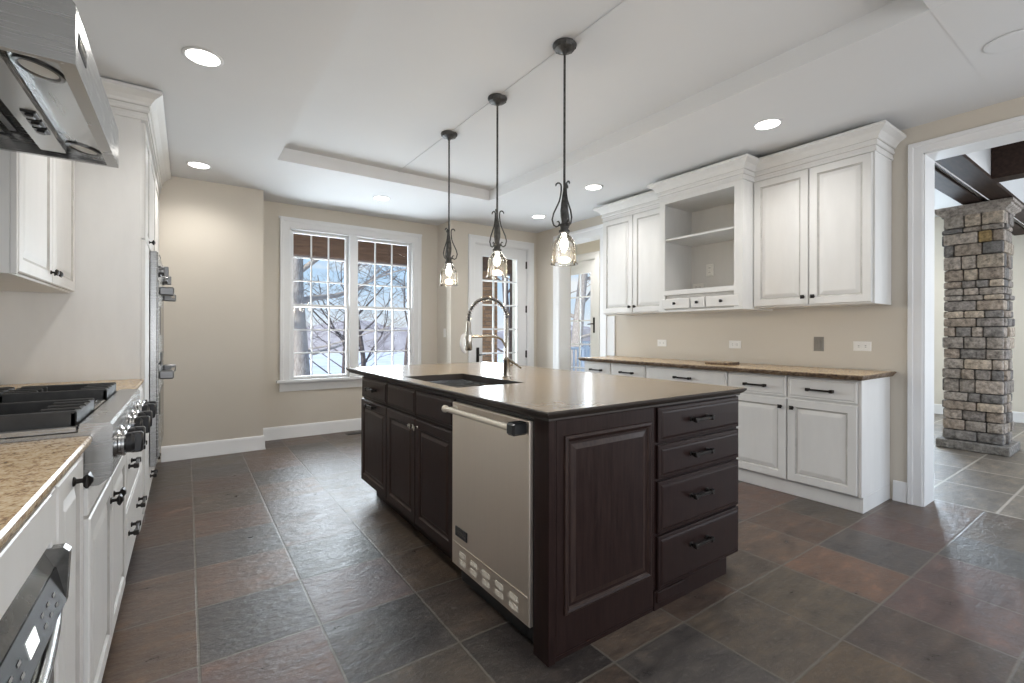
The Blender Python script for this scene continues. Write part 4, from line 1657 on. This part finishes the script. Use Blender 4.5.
# tall oven cabinet
TXF = -.205
t = thing('oven_cabinet', 'tall white cabinet tower with crown moulding around the wall ovens', 'cabinet', (-.5, 4.4, 0))
bm = B()
box(bm, XL + .002, TXF - .022, PY, 3.99, 0, 2.49)
box(bm, XL + .002, TXF - .022, 4.90, 5.378, 0, 2.49)
box(bm, XL + .002, TXF - .022, 3.99, 4.90, 1.755, 2.49)
box(bm, XL + .002, TXF - .022, 3.99, 4.90, 0, .275)
box(bm, XL + .002, XL + .05, 3.99, 4.90, .275, 1.755)
box(bm, XL + .004, TXF - .03, PY + .001, 5.37, 2.49, 2.652)
obj('body', bm, 'cabinet_paint', t, smooth=0)
FT = face_px(TXF - .022)
bm = B()
fbox(bm, FT, PY, 3.985, .10, 1.755, .0005, .020, .002)
obj('filler', bm, 'cabinet_paint', t, smooth=0)
bm = B()
fbox(bm, FT, 4.905, 5.375, .10, 1.755, .0005, .018, .002)
obj('filler', bm, 'cabinet_paint', t, smooth=0)
for a, b, k in ((PY + .012, 4.005, 1), (4.012, 4.70, 1), (4.707, 5.365, -1)):
    bm = B(); front(bm, FT, a, b, 1.768, 2.462, RAISED)
    d = obj('door', bm, ['cabinet_paint', 'cabinet_glaze'], t, smooth=0)
    knob(d, FT, b - .05 if k > 0 else a + .05, 1.80, s=1.1)
bm = B(); front(bm, FT, 3.99, 4.895, .105, .265, SLAB)
d = obj('drawer', bm, ['cabinet_paint', 'cabinet_glaze'], t, smooth=0)
pull(d, FT, 4.15, .20, .12)
pull(d, FT, 4.70, .20, .12)
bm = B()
fbox(bm, FT, PY + .0, PY + .006, .05, 2.47, .020, .021)  # dark strip standing in for the shade in the panel's edge gap
obj('edge_gap_shade', bm, 'cabinet_glaze', t, smooth=0)
crown(t, [(XL + .002, PY), (TXF, PY), (TXF, 5.376)], 2.475, 1, top=.170)
# double wall oven
OX = -.167
t = thing('wall_oven', 'stainless double wall oven standing proud of the tall white tower', 'oven', (-.5, 4.45, .28))
bm = B()
box(bm, XL + .06, TXF - .023, 4.02, 4.88, .285, 1.745)
box(bm, TXF - .0005, OX, 4.005, 4.89, .28, 1.752, .003)
obj('body', bm, 'steel', t, smooth=0)
FO = face_px(OX)
bm = B(); fbox(bm, FO, 4.01, 4.885, 1.56, 1.748, .0, .006, .002)
cpn = obj('control_panel', bm, 'steel', t, smooth=0)
for u in (4.10, 4.80):
    bm = B()
    lathe(bm, FO.p(u, 1.625, .006), FO.n, [(.042, 0), (.042, .012), (.036, .016), (.034, .03), (.028, .034)], 18)
    fbox(bm, FO, u - .011, u + .011, 1.59, 1.66, .034, .062, .004)
    obj('knob', bm, 'steel_dark', cpn)
for z0, z1, w0, w1, hz in ((.985, 1.55, 1.18, 1.385, 1.485), (.33, .965, .61, .775, .90)):
    bm = B(); fbox(bm, FO, 4.01, 4.885, z0, z1, 0, .010, .003)
    dr = obj('door', bm, 'steel', t, smooth=0)
    bm = B(); fbox(bm, FO, 4.16, 4.74, w0, w1, .009, .014, .003)
    obj('oven_window', bm, 'black_glass', dr, smooth=0)
    bm = B()
    tube(bm, [FO.p(4.07, hz, .075), FO.p(4.83, hz, .075)], .014, 12)
    obj('handle', bm, 'polished_nickel', dr)
    for u in (4.08, 4.82):
        bm = B()
        fbox(bm, FO, u - .025, u + .025, hz - .03, hz + .03, .010, .095, .008)
        obj('handle_bracket', bm, 'steel_dark', dr, smooth=0)
bm = B(); fbox(bm, FO, 4.30, 4.60, .95, 1.05, .010, .016, .002)
obj('vent_slot', bm, 'black_plastic', t, smooth=0)

# ------------------------------------------------------------------ pendants
g_p = 'pendant lamps over the island'
P0 = (1.682, 1.916, 1.578)
pend = thing('pendant_lamp', 'black iron pendant with caged glass shade, nearest the camera of the three', 'pendant', P0, g_p)
px_, py_ = P0[0], P0[1]
bm = B()
lathe(bm, (px_, py_, ZT - .0005), (0, 0, -1), [(.064, 0), (.066, .006), (.064, .012), (.056, .020), (.054, .026), (.030, .036), (.014, .044), (.010, .052)], 28)
for k in range(8):
    a = k * math.pi / 4
    lathe(bm, (px_ + .056 * math.cos(a), py_ + .056 * math.sin(a), ZT - .014), (0, 0, -1), [(.006, 0), (.006, .008), (.001, .012)], 8)
obj('canopy', bm, 'aged_iron', pend)
bm = B()
tube(bm, [(px_, py_, ZT - .04), (px_, py_, 1.95)], .0065, 10)
obj('rod', bm, 'aged_iron', pend)
bm = B()
lathe(bm, (px_, py_, 1.99), (0, 0, -1), [(.007, 0), (.008, .02), (.013, .05), (.019, .09), (.0225, .125), (.021, .155), (.016, .185), (.018, .20)], 9)
obj('baluster', bm, 'aged_iron', pend)


def scroll(ang):
    sgn = 1
    bm = B()
    pts = []
    for k in range(8):        # upper curl
        a = math.pi * (1.0 - k / 7 * 1.0)
        pts.append((sgn * (.032 - .015 * math.cos(a)), 0, 1.996 + .018 * math.sin(a)))
    for q in ((.017, 1.975), (.020, 1.945), (.027, 1.915), (.043, 1.880), (.058, 1.848), (.066, 1.815), (.058, 1.785), (.044, 1.776), (.030, 1.782), (.026, 1.796), (.033, 1.806), (.042, 1.801)):
        pts.append((sgn * q[0], 0, q[1]))
    P = [Vector((px_ + p[0] * math.cos(ang), py_ + p[0] * math.sin(ang), p[2])) for p in pts]
    rs = [.0022] + [.0045] * (len(P) - 2) + [.0022]
    tube(bm, P, rs, 7)
    obj('scroll', bm, 'aged_iron', pend)


for _k in range(3):
    scroll(_k * 2 * math.pi / 3)
bm = B()
lathe(bm, (px_, py_, 1.795), (0, 0, -1), [(.018, 0), (.026, .006), (.026, .016), (.022, .020), (.022, .034), (.030, .040), (.030, .052), (.024, .056)], 18)
obj('socket', bm, 'aged_iron', pend)
bm = B()
outp = [(.024, 1.742), (.028, 1.732), (.044, 1.710), (.059, 1.688), (.0635, 1.676), (.0645, 1.640), (.0650, 1.598), (.0665, 1.586), (.0715, 1.573)]
inn = [(r - .0025, z) for r, z in reversed(outp)]
lathe(bm, (px_, py_, 0), (0, 0, 1), outp + inn, 32, close=False)
obj('glass_shade', bm, 'shade_glass', pend)
bm = B()
for k in range(8):
    a = k * math.pi / 4 + .2
    tube(bm, [(px_ + (r + .002) * math.cos(a), py_ + (r + .002) * math.sin(a), z) for r, z in outp], .0015, 5)
for rr, zz in ((.0735, 1.573), (.0655, 1.655)):
    tube(bm, [(px_ + rr * math.cos(k * math.pi / 16), py_ + rr * math.sin(k * math.pi / 16), zz) for k in range(33)], .0018, 5, cap=False)
obj('glass_rib', bm, 'rib_glass', pend)
bm = B()
lathe(bm, (px_, py_, 1.742), (0, 0, -1), [(.012, 0), (.012, .02), (.016, .040), (.022, .058), (.022, .074), (.014, .088), (.004, .093)], 18)
obj('bulb', bm, 'bulb_glow', pend)


def bulb_light(x, y):
    d = bpy.data.lights.new('bulb_light', 'POINT')
    d.energy = BULB_W
    d.color = (1.0, .82, .58)
    d.shadow_soft_size = .04
    o = bpy.data.objects.new('bulb_light', d)
    o.location = (x, y, 1.60)
    col.objects.link(o)


pend.rotation_euler = (0, 0, math.radians(145))
bulb_light(px_, py_)
for lab, y, x, rz in (('black iron pendant with caged glass shade, middle of the three over the island', 2.609, 1.698, math.radians(-15)), ('black iron pendant with caged glass shade, farthest of the three, near the window', 3.295, 1.692, math.radians(-35))):
    place_copy(pend, lab, (x, y, P0[2]), rz)
    bulb_light(x, y)

# ------------------------------------------------------------------ recessed lights, speaker, floor register
g_l = 'recessed ceiling downlights'


def downlight(x, y, label, H=H, watts=None):
    t = thing('recessed_light', label, 'ceiling light', (x, y, H), g_l)
    bm = B()
    lathe(bm, (x, y, H), (0, 0, -1), [(.094, 0), (.094, .003), (.086, .007), (.078, .006), (.076, .001)], 32)
    obj('trim_ring', bm, 'ceiling_paint', t)
    bm = B()
    lathe(bm, (x, y, H - .0015), (0, 0, -1), [(.0755, 0), (.074, .0035), (.03, .0045)], 32)
    obj('lens', bm, 'lamp_lens', t)
    d = bpy.data.lights.new('downlight_spot', 'SPOT')
    d.energy = watts or SPOT_W
    d.color = (1.0, .975, .94)
    d.spot_size = math.radians(150)
    d.spot_blend = .9
    d.shadow_soft_size = .07
    o = bpy.data.objects.new('downlight_spot', d)
    o.location = (x, y, H - .02)
    col.objects.link(o)


downlight(.069, 2.958, 'large round recessed downlight above the range aisle, upper left')
downlight(.086, 4.891, 'round recessed downlight washing the blank end wall')
downlight(1.727, 4.947, 'round recessed downlight in front of the double window')
downlight(3.608, 4.595, 'round recessed downlight near the glazed porch door')
downlight(3.324, 3.349, 'round recessed downlight before the far right wall cabinet')
downlight(3.308, 1.643, 'round recessed downlight before the largest right wall cabinet')
for x, y in ((.07, 1.0), (.07, -1.0), (1.7, -.6)):  # out of view, added as fill for the kitchen
    downlight(x, y, 'unseen recessed downlight added for fill behind the viewpoint')
for x, y, z in ((5.2, .1, ZD), (8.6, .1, ZD), (8.2, 2.6, ZD), (4.8, 5.0, H)):  # unseen, added to brighten the dining room and vestibule
    downlight(x, y, 'unseen recessed downlight added to brighten the rooms beyond', z, 40 if z == H else 90)
t = thing('ceiling_speaker', 'round grey ceiling speaker near the doorway, upper right corner', 'speaker', (3.35, .478, H))
bm = B()
lathe(bm, (3.35, .478, H - .004), (0, 0, -1), [(.100, 0), (.100, .003), (.090, .006), (.084, .006)], 32)
obj('rim', bm, 'ceiling_paint', t)
bm = B()
lathe(bm, (3.35, .478, H - .0045), (0, 0, -1), [(.084, 0), (.083, .003), (.03, .004)], 32)
obj('grille', bm, 'speaker_grey', t)
t = thing('floor_vent', 'small dark floor vent at the foot of the window wall', 'vent', (1.66, 5.60, 0))
bm = B()
box(bm, 1.54, 1.78, 5.55, 5.65, .0005, .006, .002)
obj('frame', bm, 'bronze_pull', t, smooth=0)
for k in range(9):
    bm = B()
    box(bm, 1.56 + k * .0235, 1.568 + k * .0235, 5.562, 5.638, .006, .008)
    obj('louvre', bm, 'rubber', t, smooth=0)

# ------------------------------------------------------------------ outdoors
bm = B()
rs_ = random.Random(5)
nx, ny = 40, 40
vv = [[bm.verts.new((-40 + 3.2 * i, 6.2 + 2.6 * j * (1 + j * .02), -.5 - min(j * .22, 2.2) + rs_.uniform(-.12, .12))) for i in range(nx)] for j in range(ny)]
for j in range(ny - 1):
    for i in range(nx - 1):
        bm.faces.new((vv[j][i], vv[j][i + 1], vv[j + 1][i + 1], vv[j + 1][i]))
o = obj('snowy_ground', bm, 'snow', smooth=80)
o['kind'] = 'structure'
bm = B()
prev = None
for i in range(120):
    x = -60 + i * 2.2
    h = 2.4 + .7 * math.sin(i * .21) + .5 * math.sin(i * .63 + 1) + rs_.uniform(-.4, .4)
    y = 95 + 4 * math.sin(i * .1)
    ring = [bm.verts.new((x, y, -3)), bm.verts.new((x, y + 1.0, h * .7)), bm.verts.new((x, y + 5, h)), bm.verts.new((x, y + 12, -3))]
    if prev:
        for k in range(3):
            bm.faces.new((prev[k], prev[k + 1], ring[k + 1], ring[k]))
    prev = ring
o = obj('distant_woods', bm, 'far_woods', smooth=0)
o['kind'] = 'stuff'
tag(o, 'hazy line of winter woods across the snow beyond the window', 'woods')
# porch
bm = B()
box(bm, -2.0, 10.0, 5.95, 8.45, -.35, -.12)
struct(obj('floor', bm, 'rail_paint', smooth=0), 'porch deck outside the windows', 'floor')
bm = B()
box(bm, -2.0, 5.9, 7.95, 8.25, 2.42, 2.85, .01)
tag(obj('porch_beam', bm, 'porch_wood', smooth=0, at=(2, 8.1, 2.42)), 'brown wooden porch beam across the top of the double window', 'beam')
bm = B()
box(bm, -2.0, 5.9, 5.93, 8.4, 2.86, 2.95)
struct(obj('ceiling', bm, 'porch_wood', smooth=0), 'wooden porch ceiling', 'ceiling')
bm = B()
cols = []
box(bm, 4.30, 5.08, 7.80, 8.30, -.12, 2.415)
cols += [(.16, .13, .11)] * 6
rb = random.Random(2)
for i in range(33):
    z = -.11 + i * .0765
    off = (i % 2) * .10
    for a in range(-1, 5):
        x0 = max(4.30, 4.30 + a * .205 + off)
        x1 = min(5.08, 4.30 + (a + 1) * .205 + off - .01)
        if x1 - x0 < .03:
            continue
        before = len(bm.faces)
        box(bm, x0, x1, 7.79, 7.81, z, z + .065)
        k = rb.uniform(.75, 1.2)
        cols += [(.36 * k, .21 * k, .12 * k)] * 6
bmesh.ops.recalc_face_normals(bm, faces=bm.faces)
tag(obj('brick_pillar', bm, 'porch_brick', smooth=0, at=(4.7, 8.05, -.12), colors=cols), 'brown brick porch pillar seen through the left of the glazed door', 'pillar')
bm = B()
box(bm, 5.62, 5.80, 7.95, 8.15, -.12, 2.415, .01)
tag(obj('porch_post', bm, 'porch_wood', smooth=0, at=(5.7, 8.05, -.12)), 'brown wooden porch post seen at the right of the glazed door', 'post')
# white railing beyond the far door
t = thing('deck_railing', 'white deck railing seen low through the far glass door', 'railing', (7.6, 8.0, -.12))
for k in range(5):
    bm = B()
    x, y = 6.2 + k * .9, 8.3 - .0 * k
    box(bm, x - .05, x + .05, y - .05, y + .05, -.118, .95, .006)
    box(bm, x - .07, x + .07, y - .07, y + .07, .95, .99, .006)
    obj('post', bm, 'rail_paint', t, smooth=0)
for z in (.02, .80):
    bm = B()
    box(bm, 6.1, 9.9, 8.27, 8.33, z, z + .06, .004)
    obj('rail', bm, 'rail_paint', t, smooth=0)
for k in range(28):
    bm = B()
    x = 6.32 + k * .128
    box(bm, x - .015, x + .015, 8.285, 8.315, .08, .80)
    obj('baluster', bm, 'rail_paint', t, smooth=0)


def tree(seed, x, y, z0, h, r, label, mat='bark', lean=(0, 0), depth=5, spread=.75, first=.35, n_first=7, group='bare winter trees outside'):
    R = random.Random(seed)
    bm = B()

    def grow(p, d, ln, rad, lev):
        n = 5 if lev < 2 else 4
        pts, rs = [p.copy()], [rad]
        dd = d.copy()
        kids = []
        for i in range(n):
            dd = (dd + Vector((R.uniform(-1, 1), R.uniform(-1, 1), R.uniform(-.5, .9))) * (.10 if lev == 0 else .28)).normalized()
            pts.append(pts[-1] + dd * ln / n)
            rs.append(rad * (1 - .72 * (i + 1) / n) if lev else rad * (1 - .6 * (i + 1) / n))
            kids.append((pts[-1].copy(), dd.copy(), rs[-1], (i + 1) / n))
        tube(bm, pts, rs, 9 if lev == 0 else (6 if lev == 1 else 4), cap=False)
        if lev >= depth:
            return
        m = n_first if lev == 0 else R.choice((2, 3, 3))
        for k in range(m):
            fr = first + (1 - first) * (k + R.random()) / m if lev == 0 else R.uniform(.3, 1.0)
            i = min(int(fr * n), n - 1)
            b = pts[i].lerp(pts[i + 1], fr * n - i)
            rb_ = (rs[i] + (rs[i + 1] - rs[i]) * (fr * n - i))
            a = R.uniform(0, 2 * math.pi)
            side = Vector((math.cos(a), math.sin(a), R.uniform(-.1, .7)))
            nd_ = (kids[i][1] * (1 - spread) + side * spread).normalized()
            grow(b, nd_, ln * R.uniform(.42, .66), rb_ * R.uniform(.30, .50) + .004, lev + 1)
    grow(Vector((x, y, z0)), Vector((lean[0], lean[1], 1)).normalized(), h, r, 0)
    o = obj('bare_tree', bm, mat, smooth=60, at=(x, y, z0))
    return tag(o, label, 'tree', group)


tree(21, 2.52, 13.0, -1.6, 9.5, .30, 'thick pale-barked bare tree filling the left sash of the double window', first=.22, n_first=11, spread=.8)
tree(34, 7.9, 19.5, -2.2, 6.5, .13, 'slender bare tree rising in the right sash of the double window', 'bark_dark', first=.25, n_first=11)
tree(47, 4.9, 15.5, -2.0, 6.0, .10, 'thin many-branched bare tree beside the window mullion', 'bark_dark', first=.15, n_first=12)
tree(53, 10.2, 14.5, -1.5, 8.5, .16, 'forked bare tree seen through the middle panes of the glazed door', 'bark_dark', first=.2, n_first=10, lean=(-.06, 0))
tree(68, 15.4, 16.6, -1.6, 10.0, .33, 'thick bare tree seen through the far glass door', first=.25, n_first=10)
tree(75, 5.9, 22.0, -2.3, 6.0, .09, 'small bare tree far across the snow behind the window', 'bark_dark', first=.12, n_first=11)
# low brush poking out of the snow
bm = B()
rr = random.Random(9)
for k in range(420):
    x, y = rr.uniform(-1, 22), rr.uniform(14, 34)
    zz = -.5 - min((y - 6.2) / 2.6 * .22, 2.2)
    d = Vector((rr.uniform(-.5, .5), rr.uniform(-.3, .3), 1)).normalized()
    ln = rr.uniform(.35, 1.3)
    tube(bm, [Vector((x, y, zz)), Vector((x, y, zz)) + d * ln * .5, Vector((x, y, zz)) + d * ln + Vector((rr.uniform(-.2, .2), 0, 0))], [.014, .010, .004], 3, cap=False)
o = obj('dry_brush', bm, 'brush_twig', smooth=0)
o['kind'] = 'stuff'
tag(o, 'dry brush stems scattered over the snow outside', 'brush')
